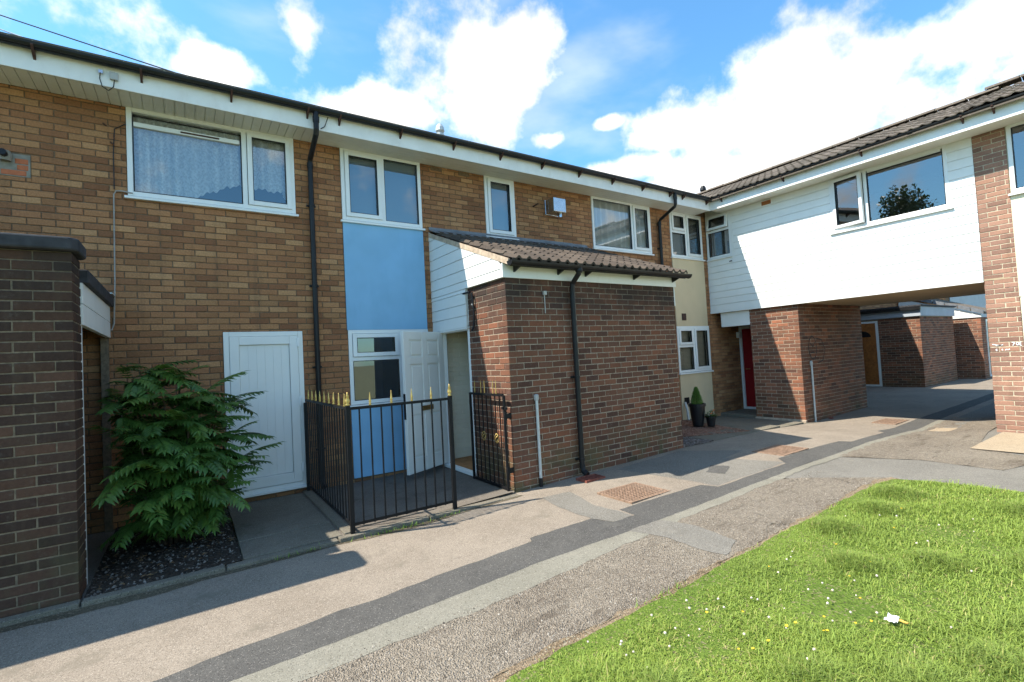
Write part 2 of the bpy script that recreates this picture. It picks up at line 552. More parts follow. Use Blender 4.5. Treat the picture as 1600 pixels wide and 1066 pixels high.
M['pinkslab'] = m_asphalt('buff_slab', (0.34, 0.265, 0.185), (0.38, 0.305, 0.22), 0.08, (0.43, 0.36, 0.27), 150, bs=0.3)
M['edgesoil'] = m_asphalt('edge_soil', (0.20, 0.145, 0.09), (0.26, 0.195, 0.13), 0.15, (0.33, 0.28, 0.2), 90, bumpd=0.012, bs=0.8)
M['kerbdirt'] = m_asphalt('kerb_dirt', (0.085, 0.068, 0.046), (0.13, 0.11, 0.075), 0.15, (0.22, 0.18, 0.13), 110, bumpd=0.008, bs=0.8, worn=((0.075, 0.085, 0.035), 4, 0.58))
M['soil'] = m_asphalt('garden_soil', (0.045, 0.036, 0.028), (0.07, 0.055, 0.042), 0.12, (0.22, 0.19, 0.16), 60, bumpd=0.02, bs=0.9)
M['gravel'] = m_asphalt('dark_gravel', (0.12, 0.10, 0.09), (0.16, 0.13, 0.115), 0.3, (0.34, 0.30, 0.27), 55, bumpd=0.02, bs=0.9)
M['redgravel'] = m_asphalt('red_gravel', (0.20, 0.10, 0.07), (0.25, 0.13, 0.09), 0.3, (0.40, 0.27, 0.2), 55, bumpd=0.02, bs=0.9)
M['far'] = m_asphalt('far_ground', (0.17, 0.18, 0.10), (0.2, 0.2, 0.12), 0.1, (0.3, 0.3, 0.2), 30)
M['turf'] = m_asphalt('turf_soil', (0.09, 0.14, 0.022), (0.13, 0.185, 0.03), 0.15, (0.19, 0.18, 0.08), 70, bumpd=0.02)
M['grass'] = m_leaf('grass_blade', [(0, (0.08, 0.205, 0.011)), (0.35, (0.15, 0.325, 0.018)), (0.7, (0.23, 0.40, 0.03)),
                                    (0.92, (0.36, 0.44, 0.07)), (1, (0.55, 0.46, 0.20))], 0.35, 0.55, 0.25)
M['clover'] = m_plain('clover_white', (0.70, 0.60, 0.54), 0.8, 0.15, 60)
M['butter'] = m_plain('buttercup_yellow', (0.80, 0.50, 0.03), 0.5, 0.1, 60)
M['mahonia'] = m_leaf('shrub_leaf', [(0, (0.022, 0.062, 0.012)), (0.5, (0.045, 0.115, 0.02)), (0.85, (0.085, 0.175, 0.03)),
                                     (1, (0.13, 0.21, 0.04))], 0.18, 0.38, 0.5)
M['conifer'] = m_leaf('conifer_leaf', [(0, (0.055, 0.12, 0.03)), (0.5, (0.12, 0.24, 0.05)), (1, (0.19, 0.32, 0.075))], 0.25)
M['treeleaf'] = m_leaf('tree_leaf', [(0, (0.03, 0.06, 0.018)), (0.5, (0.05, 0.09, 0.025)), (1, (0.08, 0.12, 0.035))], 0.25)
M['flowerred'] = m_plain('orange_blossom', (0.7, 0.2, 0.06), 0.6, 0.1, 60)

# ------------------------------------------------------------------ helpers
ROOT = {}


class F:
    """a wall frame: origin, u along the wall, n outwards, z up"""
    def __init__(s, o, u, n):
        s.o, s.u, s.n = Vector(o), Vector(u), Vector(n)

    def p(s, u, d, z):
        return s.o + s.u * u + s.n * d + Vector((0, 0, z))

    def hinge(s, u, d, ang):
        o = s.p(u, d, 0)
        U = s.u * math.cos(ang) + s.n * math.sin(ang)
        Nn = s.n * math.cos(ang) - s.u * math.sin(ang)
        return F(o, U, Nn)


WF = F((0, 0, 0), (1, 0, 0), (0, -1, 0))            # world frame as a wall: (x, -y, z)


class MB:
    def __init__(s):
        s.v, s.f, s.c = [], [], []

    def col(s, n, c):
        s.c += [c] * n

    def box(s, f, u0, u1, d0, d1, z0, z1, c=None):
        if c is None:
            c = (rng.random(), rng.random(), rng.random())
        b = len(s.v)
        for z in (z0, z1):
            for (u, d) in ((u0, d0), (u1, d0), (u1, d1), (u0, d1)):
                s.v.append(f.p(u, d, z))
        s.col(8, c)
        s.f += [(b, b + 3, b + 2, b + 1), (b + 4, b + 5, b + 6, b + 7), (b, b + 1, b + 5, b + 4), (b + 1, b + 2, b + 6, b + 5),
                (b + 2, b + 3, b + 7, b + 6), (b + 3, b, b + 4, b + 7)]
        return s

    def brick(s, f, u0, u1, z0, z1, back, c, j=None):
        j = j if j is not None else rng.uniform(-0.0025, 0.002)
        e = 0.0045
        b = len(s.v)
        k = lambda: rng.uniform(-0.0015, 0.0015)
        for (u, z) in ((u0, z0), (u1, z0), (u1, z1), (u0, z1)):
            s.v.append(f.p(u, back, z))
        for (u, z) in ((u0, z0), (u1, z0), (u1, z1), (u0, z1)):
            s.v.append(f.p(u, j - 0.004, z))
        for (u, z) in ((u0 + e, z0 + e), (u1 - e, z0 + e), (u1 - e, z1 - e), (u0 + e, z1 - e)):
            s.v.append(f.p(u + k(), j, z + k()))
        s.col(12, c)
        for i in range(4):
            i2 = (i + 1) % 4
            s.f += [(b + i, b + i2, b + 4 + i2, b + 4 + i), (b + 4 + i, b + 4 + i2, b + 8 + i2, b + 8 + i)]
        s.f.append((b + 8, b + 9, b + 10, b + 11))
        return s

    def face(s, pts, c=(0.5, 0.5, 0.5)):
        b = len(s.v)
        s.v += [Vector(p) for p in pts]
        s.col(len(pts), c)
        s.f.append(tuple(range(b, b + len(pts))))
        return s

    def prism(s, pts, off, c=(0.5, 0.5, 0.5)):
        b, n = len(s.v), len(pts)
        s.v += [Vector(p) for p in pts] + [Vector(p) + Vector(off) for p in pts]
        s.col(2 * n, c)
        s.f += [tuple(range(b, b + n)), tuple(range(b + 2 * n - 1, b + n - 1, -1))]
        for i in range(n):
            j = (i + 1) % n
            s.f.append((b + i, b + j, b + n + j, b + n + i))
        return s

    def tube(s, pts, r, n=8, c=(0.5, 0.5, 0.5), cap=True):
        pts = [Vector(p) for p in pts]
        b = len(s.v)
        ref = Vector((0.13, 0.27, 0.95)).normalized()
        m = len(pts)
        for i, p in enumerate(pts):
            tdir = (pts[min(i + 1, m - 1)] - pts[max(i - 1, 0)]).normalized()
            a = tdir.cross(ref)
            if a.length < 0.2:
                a = tdir.cross(Vector((1, 0, 0)))
            a.normalize()
            bb = tdir.cross(a)
            rr = r[i] if isinstance(r, (list, tuple)) else r
            for k in range(n):
                an = 2 * math.pi * k / n
                s.v.append(p + (a * math.cos(an) + bb * math.sin(an)) * rr)
        s.col(m * n, c)
        for i in range(m - 1):
            for k in range(n):
                k2 = (k + 1) % n
                s.f.append((b + i * n + k, b + i * n + k2, b + (i + 1) * n + k2, b + (i + 1) * n + k))
        if cap:
            s.f.append(tuple(range(b, b + n)))
            s.f.append(tuple(range(b + m * n - 1, b + (m - 1) * n - 1, -1)))
        return s

    def lathe(s, o, prof, n=10, c=(0.5, 0.5, 0.5)):
        o = Vector(o)
        b, m = len(s.v), len(prof)
        for (r, z) in prof:
            for k in range(n):
                an = 2 * math.pi * k / n
                s.v.append(o + Vector((r * math.cos(an), r * math.sin(an), z)))
        s.col(m * n, c)
        for i in range(m - 1):
            for k in range(n):
                k2 = (k + 1) % n
                s.f.append((b + i * n + k, b + i * n + k2, b + (i + 1) * n + k2, b + (i + 1) * n + k))
        s.f.append(tuple(range(b + n - 1, b - 1, -1)))
        s.f.append(tuple(range(b + (m - 1) * n, b + m * n)))
        return s

    def mesh(s, name, off=Vector((0, 0, 0)), smooth=False, recalc=True):
        me = bpy.data.meshes.new(name)
        me.from_pydata([tuple(p - off) for p in s.v], [], s.f)
        at = me.attributes.new('rnd', 'FLOAT_COLOR', 'POINT')
        arr = np.ones((len(s.v), 4), dtype=np.float32)
        if s.c:
            arr[:, :3] = np.array(s.c, dtype=np.float32)
        at.data.foreach_set('color', arr.ravel())
        if recalc:
            bm = bmesh.new()
            bm.from_mesh(me)
            bmesh.ops.recalc_face_normals(bm, faces=bm.faces)
            bm.to_mesh(me)
            bm.free()
        if smooth:
            me.polygons.foreach_set('use_smooth', [True] * len(me.polygons))
        me.update()
        return me

    def build(s, name, mat, parent=None, kind=None, label=None, smooth=False, recalc=True, bevel=0.0):
        off = ROOT.get(parent.name, Vector((0, 0, 0))) if parent else Vector((0, 0, 0))
        me = s.mesh(name, off, smooth, recalc)
        me.materials.append(M[mat] if isinstance(mat, str) else mat)
        o = bpy.data.objects.new(name, me)
        COL.objects.link(o)
        if parent:
            o.parent = parent
            ROOT[o.name] = off
        else:
            ROOT[o.name] = Vector((0, 0, 0))
        if kind:
            o['kind'] = kind
        if label:
            o['label'] = label
        if bevel:
            md = o.modifiers.new('bevel', 'BEVEL')
            md.width = bevel
            md.segments = 2
            md.limit_method = 'ANGLE'
        return o


def thing(name, label, cat, loc, group=None):
    o = bpy.data.objects.new(name, None)
    COL.objects.link(o)
    o.location = loc
    o.empty_display_size = 0.2
    o['label'] = label
    o['category'] = cat
    if group:
        o['group'] = group
    ROOT[o.name] = Vector(loc)
    return o


def tag(o, label, cat, group=None):
    o['label'] = label
    o['category'] = cat
    if group:
        o['group'] = group
    return o


def inst(name, me, parent, mw, label=None):
    o = bpy.data.objects.new(name, me)
    COL.objects.link(o)
    off = ROOT.get(parent.name, Vector((0, 0, 0))) if parent else Vector((0, 0, 0))
    o.parent = parent
    o.matrix_basis = Matrix.Translation(-off) @ mw
    return o


LENS = 757.73


def screen(p):
    v = RM.transposed() @ (Vector(p) - CAM)
    if v.z > -0.05:
        return None
    return (800 + LENS * v.x / -v.z, 533 - LENS * v.y / -v.z, -v.z)


# ------------------------------------------------------------------ brickwork
def cut(rects, op):
    out = []
    for (a, b, c, d) in rects:
        A, B, C, D = op
        if B <= a or A >= b or D <= c or C >= d:
            out.append((a, b, c, d))
            continue
        if A > a:
            out.append((a, min(A, b), c, d))
        if B < b:
            out.append((max(B, a), b, c, d))
        lo, hi = max(a, A), min(b, B)
        if C > c:
            out.append((lo, hi, c, C))
        if D < d:
            out.append((lo, hi, D, d))
    return out


class Brickwork:
    """collects the bricks of one thing; the largest in view become objects of their own"""
    def __init__(s, parent, mat, hide=None, most=300):
        s.parent, s.mat, s.hide, s.most, s.items = parent, mat, hide, most, []

    def face(s, f, u0, u1, z0, z1, ops=(), ends=('', ''), phase=0.0, back=-0.1025):
        """ends: how each end of a course meets the corner: 'a' lets even courses reach it, 'b' odd ones"""
        n = int(math.ceil((z1 - z0) / 0.075 - 1e-6))
        for k in range(n):
            za, zb = z0 + k * 0.075 + 0.005, min(z0 + k * 0.075 + 0.070, z1)
            ev = k % 2 == 0
            a0, a1 = u0, u1
            if ends[0]:
                if (ends[0] == 'a') != ev:
                    a0 = u0 + 0.1125
            if ends[1]:
                if (ends[1] == 'a') != ev:
                    a1 = u1 - 0.1125
            if ends[0]:
                st = a0
            else:
                st = u0 - 0.225 + phase + (0.0 if ev else 0.1125)
            u = st
            while u < a1 - 0.01:
                ra, rb = max(u, a0), min(u + 0.215, a1)
                if rb - ra > 0.02:
                    rr = [(ra, rb, za, zb)]
                    for o in ops:
                        rr = cut(rr, (o[0] - 0.004, o[1] + 0.004, o[2] - 0.004, o[3] + 0.004))
                    for r in rr:
                        if r[1] - r[0] > 0.015 and r[3] - r[2] > 0.012:
                            s.items.append((f, r, back))
                u += 0.225
        return s

    def done(s, variants):
        scored = []
        for i, (f, r, back) in enumerate(s.items):
            if abs(r[1] - r[0] - 0.215) > 0.002 or abs(r[3] - r[2] - 0.065) > 0.002:
                continue
            p = f.p((r[0] + r[1]) / 2, 0, (r[2] + r[3]) / 2)
            sc = screen(p)
            if sc is None or not (0 < sc[0] < 1600 and 0 < sc[1] < 1066):
                continue
            if s.hide and s.hide(sc[0], sc[1]):
                continue
            vd = (CAM - p)
            cs = vd.normalized().dot(f.n)
            if cs <= 0.02:
                continue
            scored.append((cs / vd.length_squared, i))
        scored.sort(reverse=True)
        own = {i for _, i in scored[:s.most]}
        mb = MB()
        for i, (f, r, back) in enumerate(s.items):
            if i in own:
                c = Vector(f.p((r[0] + r[1]) / 2, rng.uniform(-0.002, 0.0015), (r[2] + r[3]) / 2))
                X = f.n.cross(Vector((0, 0, 1)))
                mw = Matrix(((X.x, f.n.x, 0, c.x), (X.y, f.n.y, 0, c.y), (X.z, f.n.z, 1, c.z), (0, 0, 0, 1)))
                mw = mw @ Matrix.Rotation(rng.gauss(0, 0.006), 4, 'Y') @ Matrix.Translation((rng.gauss(0, 0.0012), 0, rng.gauss(0, 0.001)))
                inst('brick', rng.choice(variants), s.parent, mw)
            else:
                mb.brick(f, r[0], r[1], r[2], r[3], back, (rng.random(), rng.random(), rng.random()))
        if mb.v:
            mb.build('brickwork', s.mat, s.parent, kind='stuff')


VAR = {}


def variants(key, n=36, back=-0.1025):
    if key not in VAR:
        L = []
        f = F((0, 0, 0), (1, 0, 0), (0, 1, 0))
        for i in range(n):
            mb = MB().brick(f, -0.1075, 0.1075, -0.0325, 0.0325, back, ((i + rng.random()) / n, rng.random(), rng.random()), 0.0)
            me = mb.mesh(key + '_brick')
            me.materials.append(M[key])
            L.append(me)
        VAR[key] = L
    return VAR[key]


def backing(parent, name, mat, f, u0, u1, z0, z1, ops, d0, d1):
    us = sorted({u0, u1, *[min(max(x, u0), u1) for o in ops for x in o[:2]]})
    zs = sorted({z0, z1, *[min(max(x, z0), z1) for o in ops for x in o[2:]]})
    mb = MB()
    for i in range(len(us) - 1):
        for j in range(len(zs) - 1):
            cu, cz = (us[i] + us[i + 1]) / 2, (zs[j] + zs[j + 1]) / 2
            if any(o[0] < cu < o[1] and o[2] < cz < o[3] for o in ops):
                continue
            mb.box(f, us[i], us[i + 1], d0, d1, zs[j], zs[j + 1])
    return mb.build(name, mat, parent)


# ------------------------------------------------------------------ windows
def ring(mb, f, u0, u1, z0, z1, w, d0, d1, wb=None):
    wb = wb or w
    mb.box(f, u0, u0 + w, d0, d1, z0, z1)
    mb.box(f, u1 - w, u1, d0, d1, z0, z1)
    mb.box(f, u0 + w, u1 - w, d0, d1 - 0.0006, z0, z0 + wb)
    mb.box(f, u0 + w, u1 - w, d0, d1 - 0.0006, z1 - w, z1)
    return mb


def curtain_mesh(f, u0, u1, z0, z1, d, wave=0.09, amp=0.03, hem=None):
    mb = MB()
    n = int((u1 - u0) / 0.012)
    ph = rng.uniform(0, 6)
    cols = []
    for i in range(n + 1):
        u = u0 + (u1 - u0) * i / n
        a = amp * (math.sin(u / wave * 6.28 + ph + 1.5 * math.sin(u * 7)) + 0.4 * math.sin(u / wave * 2.9))
        zb = z0 if hem is None else hem((u - u0) / (u1 - u0))
        cols.append((f.p(u, d + a * 0.6, z1), f.p(u, d + a, zb)))
    for i in range(n):
        mb.face([cols[i][1], cols[i + 1][1], cols[i + 1][0], cols[i][0]])
    return mb


def window(house, f, u0, u1, z0, z1, bars=(), cells=(), sill=True, dress=None, face=0.012, label=None, sillover=0.03, room=True, deep=1.5, fw=0.052):
    """frame > sash, pane, sill, curtain; bars = ('v',u,z0,z1) or ('h',z,u0,u1); cells = (u0,u1,z0,z1,sash[,hinge angle])"""
    fr = MB()
    ring(fr, f, u0, u1, z0, z1, fw, -0.055, face)
    for b in bars:
        if b[0] == 'v':
            fr.box(f, b[1] - 0.028, b[1] + 0.028, -0.05, face - 0.001, b[2] + 0.01, b[3] - 0.01)
        else:
            fr.box(f, b[2] + 0.01, b[3] - 0.01, -0.05, face - 0.002, b[1] - 0.028, b[1] + 0.028)
    wo = fr.build('window', 'upvc', house, label=label, bevel=0.004)
    for c in cells:
        a0, a1, b0, b1, sash = c[:5]
        ff = f
        if len(c) > 5 and c[5]:
            kind, ang = c[5]
            if kind == 'l':
                ff = f.hinge(a0, 0.0, ang)
                a0, a1 = 0.0, a1 - a0
        tilt = len(c) > 5 and c[5] and c[5][0] == 't'
        if sash:
            mb = ring(MB(), ff, a0 + 0.004, a1 - 0.004, b0 + 0.004, b1 - 0.004, 0.058, -0.03, face + 0.018)
            gm = MB().face([ff.p(a0 + 0.055, -0.009, b0 + 0.055), ff.p(a1 - 0.055, -0.009, b0 + 0.055), ff.p(a1 - 0.055, -0.009, b1 - 0.055), ff.p(a0 + 0.055, -0.009, b1 - 0.055)])
            bd = ring(MB(), ff, a0 + 0.060, a1 - 0.060, b0 + 0.060, b1 - 0.060, 0.007, -0.006, face + 0.019)
            if tilt:
                def tl(m):
                    for i, p in enumerate(m.v):
                        m.v[i] = p + f.n * (b1 - p.z) * math.sin(c[5][1])
                tl(mb), tl(gm), tl(bd)
            mb.build('sash', 'upvc', wo, bevel=0.004)
            bd.build('gasket', 'black', wo)
        else:
            gm = MB().face([ff.p(a0 - 0.004, -0.023, b0 - 0.004), ff.p(a1 + 0.004, -0.023, b0 - 0.004), ff.p(a1 + 0.004, -0.023, b1 + 0.004), ff.p(a0 - 0.004, -0.023, b1 + 0.004)])
            ring(MB(), ff, a0, a1, b0, b1, 0.008, -0.02, face - 0.008).build('gasket', 'black', wo)
        gm.build('pane', 'glass', wo, recalc=False)
    if sill:
        sb = MB()
        pts = [f.p(u0 - sillover, -0.04, z0 + 0.0), f.p(u0 - sillover, 0.045, z0 - 0.012), f.p(u0 - sillover, 0.045, z0 - 0.04), f.p(u0 - sillover, -0.04, z0 - 0.04)]
        sb.prism(pts, f.u * (u1 - u0 + 2 * sillover))
        sb.build('sill', 'upvc', wo, bevel=0.003)
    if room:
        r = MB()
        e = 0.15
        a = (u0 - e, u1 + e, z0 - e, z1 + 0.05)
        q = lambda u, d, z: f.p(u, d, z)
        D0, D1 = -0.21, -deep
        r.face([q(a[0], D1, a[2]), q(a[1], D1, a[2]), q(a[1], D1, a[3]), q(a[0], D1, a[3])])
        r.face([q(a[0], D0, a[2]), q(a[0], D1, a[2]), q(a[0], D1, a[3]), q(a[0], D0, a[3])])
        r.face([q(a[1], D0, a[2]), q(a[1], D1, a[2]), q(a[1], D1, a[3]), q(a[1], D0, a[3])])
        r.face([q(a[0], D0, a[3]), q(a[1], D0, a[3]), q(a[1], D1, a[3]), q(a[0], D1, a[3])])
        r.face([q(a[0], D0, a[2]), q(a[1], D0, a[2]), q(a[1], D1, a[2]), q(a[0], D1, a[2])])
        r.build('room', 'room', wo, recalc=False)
    if dress:
        dress(wo)
    return wo


# ------------------------------------------------------------------ ground
GX = [-60, 0.5, 2.7, 4.8, 7.0, 8.6, 9.2, 12.0, 17.0, 24.0, 60.0]
GZ = [0.0, 0.0, 0.06, 0.105, 0.085, 0.02, -0.02, 0.02, 0.095, 0.12, 0.12]


def gz(x, y=-3.0):
    z = float(np.interp(x, GX, GZ))
    if 6.0 < x < 13 and y < -3.9:
        k = min(1, (-3.9 - y) / 0.9) * min(1, (x - 6.0) / 1.5)
        k = k * k * (3 - 2 * k)
        z = z + (0.095 - z) * k
    return z


def sheet(name, poly, dz, mat, parent=None, kind='structure', jitter=0.0, step=0.25, label=None, rough=0.0, sub=None):
    pts = []
    n = len(poly)
    for i in range(n):
        a, b = Vector(poly[i]), Vector(poly[(i + 1) % n])
        m = max(1, int((b - a).length / 0.07)) if jitter else 1
        nrm = Vector((-(b - a).y, (b - a).x)).normalized() if (b - a).length > 1e-6 else Vector((0, 0))
        ph = rng.uniform(0, 50)
        for k in range(m):
            tt = k / m
            p = a.lerp(b, tt)
            if jitter and k:
                s = (b - a).length * tt
                p = p + nrm * jitter * (math.sin(s * 5.1 + ph) * 0.5 + math.sin(s * 13.7 + ph * 2) * 0.3 + rng.uniform(-0.6, 0.6))
            pts.append(p)
    bm = bmesh.new()
    vs = [bm.verts.new((p.x, p.y, 0)) for p in pts]
    fc = bm.faces.new(vs)
    bmesh.ops.triangulate(bm, faces=[fc], ngon_method='EAR_CLIP')
    x0, x1 = min(p.x for p in pts), max(p.x for p in pts)
    y0, y1 = min(p.y for p in pts), max(p.y for p in pts)
    xs = np.arange(math.floor(x0 / step) * step, x1, step)
    for x in xs:
        if x0 < x < x1:
            bmesh.ops.bisect_plane(bm, geom=bm.verts[:] + bm.edges[:] + bm.faces[:], plane_co=(x, 0, 0), plane_no=(1, 0, 0))
    ystep = sub or (0.3 if (x1 > 6 and y0 < -3.9) else None)
    if ystep:
        for y in np.arange(math.floor(y0 / ystep) * ystep, y1, ystep):
            if y0 < y < y1:
                bmesh.ops.bisect_plane(bm, geom=bm.verts[:] + bm.edges[:] + bm.faces[:], plane_co=(0, y, 0), plane_no=(0, 1, 0))
    for v in bm.verts:
        v.co.z = gz(v.co.x, v.co.y) + dz
        if rough:
            v.co.z += rng.uniform(-rough, rough)
    bmesh.ops.recalc_face_normals(bm, faces=bm.faces)
    if sum(f.normal.z for f in bm.faces) < 0:
        bmesh.ops.reverse_faces(bm, faces=bm.faces)
    me = bpy.data.meshes.new(name)
    off = ROOT.get(parent.name, Vector((0, 0, 0))) if parent else Vector((0, 0, 0))
    for v in bm.verts:
        v.co -= off
    bm.to_mesh(me)
    bm.free()
    me.materials.append(M[mat])
    o = bpy.data.objects.new(name, me)
    COL.objects.link(o)
    ROOT[o.name] = off
    if parent:
        o.parent = parent
    elif kind:
        o['kind'] = kind
    if label:
        o['label'] = label
    return o


def rect(x0, x1, y0, y1):
    return [(x0, y0), (x1, y0), (x1, y1), (x0, y1)]


far = MB()
far.face([(-1500, -1500, -0.06), (1500, -1500, -0.06), (1500, 1500, -0.06), (-1500, 1500, -0.06)])
far.build('ground', 'far', kind='structure')
path = sheet('footpath', rect(-9, 46, -3.8, 0.3), 0.0, 'path', sub=0.6)
path['label'] = 'old beige tarmac footpath running along the terrace'
sheet('road_edge', [(3.8, -3.4), (30, -3.4), (30, -9.0), (4.7, -9.0), (4.7, -4.8)], -0.003, 'gasph', sub=0.3)['label'] = 'grey tarmac open ground before the passage'
# long strips of the path
UP = [(-9, -3.55), (-1.72, -3.57), (-1.44, -3.52), (-1.04, -3.5), (-0.73, -3.45), (-0.43, -3.46), (-0.26, -3.43), (0.28, -3.38), (0.94, -3.36),
      (0.97, -3.29), (1.69, -3.32), (1.77, -3.54), (2.05, -3.56), (2.06, -3.34), (2.9, -3.39), (3.3, -3.42), (3.37, -3.60), (4.79, -3.63),
      (5.0, -3.42), (5.98, -3.40), (6.79, -3.42), (6.86, -3.57), (8.29, -3.5), (8.42, -3.36), (10.5, -3.31), (13.8, -3.35), (30, -3.4)]
LO = [(30, -3.62), (10.6, -3.63), (9.2, -3.68), (7.6, -3.73), (5.8, -3.80), (4.7, -3.82), (2.8, -3.82), (1.7, -3.80), (0.67, -3.74), (-0.03, -3.78),
      (-0.56, -3.81), (-1.39, -3.84), (-9, -3.9)]
sheet('asphalt_strip', UP + LO, 0.002, 'dasph', jitter=0.008)['label'] = 'dark tarmac repair strip along the footpath'
sheet('edging_strip', [(-9, -3.86), (-1.39, -3.82), (0.67, -3.72), (1.7, -3.78), (2.8, -3.80), (4.7, -3.80), (5.8, -3.78), (9.2, -3.66), (11, -3.6),
                       (11, -3.72), (9.2, -3.80), (5.8, -3.92), (4.0, -3.93), (2.2, -3.95), (1.1, -4.0), (-0.24, -4.06), (-1.16, -4.09), (-9, -4.15)],
      0.0012, 'edging', jitter=0.02)['label'] = 'pale concrete edging strip beside the dark repair'
sheet('worn_path', [(-9, -4.08), (1.0, -3.92), (4.05, -3.90), (4.3, -4.1), (4.85, -4.72), (4.6, -5.0), (-0.2, -5.0), (-9, -5.0)], 0.0, 'worn', step=0.05, sub=0.05, rough=0.0012)['label'] = 'broken gritty tarmac between edging and lawn'
sheet('worn_path', [(5.6, -3.88), (11, -3.72), (11, -4.6), (8.8, -4.7), (7.3, -4.9), (6.9, -5.6), (6.0, -5.4), (6.05, -4.65)], 0.002, 'worn', step=0.1, sub=0.1, rough=0.004)['label'] = 'broken gritty tarmac leading into the passage'
patches = [
    ('asphalt_patch', [(1.77, -2.43), (2.12, -2.5), (1.99, -3.01), (2.03, -3.54), (1.77, -3.54), (1.69, -3.33), (1.68, -2.85)], 'gasph', 0.003, 'grey tarmac patch from the porch corner to the dark strip'),
    ('asphalt_patch', [(1.71, -3.80), (2.1, -3.81), (2.21, -4.12), (2.16, -4.55), (1.86, -4.65), (1.81, -4.46), (1.81, -4.09)], 'gasph', 0.003, 'grey tarmac patch crossing the pale edging'),
    ('asphalt_patch', [(3.2, -2.2), (4.6, -2.14), (5.2, -2.8), (4.3, -2.95), (3.35, -3.02)], 'gasph', 0.0015, 'grey tarmac patch in the porch shadow'),
    ('asphalt_patch', [(3.35, -3.02), (4.6, -2.9), (4.85, -3.60), (3.4, -3.58)], 'gasph', 0.0012, 'grey tarmac patch beside the small dark square'),
    ('asphalt_patch', [(3.81, -3.14), (4.15, -2.98), (4.24, -3.19), (3.88, -3.36)], 'dasph', 0.003, 'small dark tarmac square on the path'),
    ('asphalt_patch', [(9.1, -3.86), (9.6, -3.86), (9.6, -4.15), (9.1, -4.15)], 'pinkslab', 0.005, 'pale cream patch at the mouth of the passage'),
]
for nme, pl, mt, dz, lb in patches:
    sheet(nme, pl, dz, mt, jitter=0.014)['label'] = lb
slabR = sheet('paving_slab', rect(7.15, 8.84, -6.2, -4.86), 0.012, 'pinkslab')
slabR['label'] = 'buff concrete slab at the foot of the brick pillar'
# paved apron in front of the red door: single slabs
apron = sheet('paving', rect(5.55, 9.15, -2.06, -0.02), 0.002, 'slab')
apron['label'] = 'paved apron before the red door'
for (x0, x1, y0, y1) in ((6.85, 7.72, -2.05, -1.42), (7.74, 8.62, -2.05, -1.42), (6.85, 7.72, -1.40, -0.8), (7.74, 8.62, -1.40, -0.8),
                         (8.64, 9.12, -1.40, -0.8), (5.62, 6.3, -2.05, -1.5), (6.32, 6.8, -2.05, -1.5)):
    zz = gz((x0 + x1) / 2) + rng.uniform(0.012, 0.022)
    MB().box(WF, x0, x1, -y1, -y0, zz - 0.04, zz).build('paving_slab', 'slab', apron, bevel=0.006)
sheet('gravel_bed', [(4.84, -2.05), (5.6, -2.08), (5.6, -1.5), (4.84, -0.05)], 0.012, 'gravel', jitter=0.02, rough=0.008, step=0.05, sub=0.05)['label'] = 'dark gravel strip beside the porch'
sheet('gravel_bed', [(5.6, -1.5), (6.84, -1.98), (6.84, -0.9), (7.5, -0.02), (4.9, -0.02)], 0.016, 'redgravel', jitter=0.02, rough=0.008, step=0.05, sub=0.05)['label'] = 'reddish gravel bed under the beige panel'
# garden bed, kerb and slab by the white store door
sheet('garden_bed', rect(-2.24, -1.2, -2.06, 0.0), 0.02, 'soil', step=0.05, sub=0.05, rough=0.012)['label'] = 'dark soil bed under the shrub'
kerb = sheet('kerb', rect(-6.0, 1.64, -2.17, -2.07), 0.004, 'slab')
kerb['label'] = 'concrete kerb between garden and footpath'
x = -5.9
while x < 1.6:
    L = min(0.91, 1.63 - x)
    MB().box(WF, x + 0.003, x + L - 0.004, 2.075, 2.165, -0.05, 0.034 + rng.uniform(-0.006, 0.006)).build('kerb_stone', 'slab', kerb, bevel=0.008)
    x += 0.915
sheet('kerb_dirt', [(-5, -2.165), (1.66, -2.165), (1.66, -2.2), (0.9, -2.215), (0.2, -2.26), (-0.5, -2.21), (-1.3, -2.24), (-2.0, -2.30), (-2.7, -2.24), (-5, -2.26)], 0.002, 'kerbdirt', jitter=0.02)['label'] = 'dirt and moss gathered along the kerb'
apr = sheet('paving', rect(-1.2, -0.3, -2.06, -0.0), 0.006, 'slab')
apr['label'] = 'concrete slabs before the white store door'
for (y0, y1) in ((-2.05, -1.55), (-1.54, -0.75), (-0.74, -0.01)):
    MB().box(WF, -1.19, -0.36, -y1, -y0, -0.02, 0.036 + rng.uniform(-0.006, 0.006)).build('paving_slab', 'slab', apr, bevel=0.006)
yard = sheet('porch_floor', rect(-0.36, 1.64, -2.07, -0.0), 0.03, 'yard')
yard['label'] = 'concrete floor inside the railings'
MB().box(WF, -0.34, -0.24, 0.0, 2.07, -0.02, 0.05).build('kerb_stone', 'slab', yard, bevel=0.006)
for (x0, x1, y0, y1) in ((-0.2, 0.68, -1.95, -1.02), (0.7, 1.58, -1.95, -1.02), (-0.2, 0.68, -1.0, -0.1), (0.7, 1.58, -1.0, -0.1)):
    MB().box(WF, x0, x1, -y1, -y0, 0.02, 0.042 + rng.uniform(-0.003, 0.004)).build('paving_slab', 'yard', yard, bevel=0.005)

# ------------------------------------------------------------------ the houses
XB, XP, ZS, ZW = 8.87, 8.93, 4.757, 3.729
MAIN = F((0, 0, 0), (1, 0, 0), (0, -1, 0))
WING = F((XB, 0, 0), (0, -1, 0), (-1, 0, 0))     # u = -y
TANR = 0.405


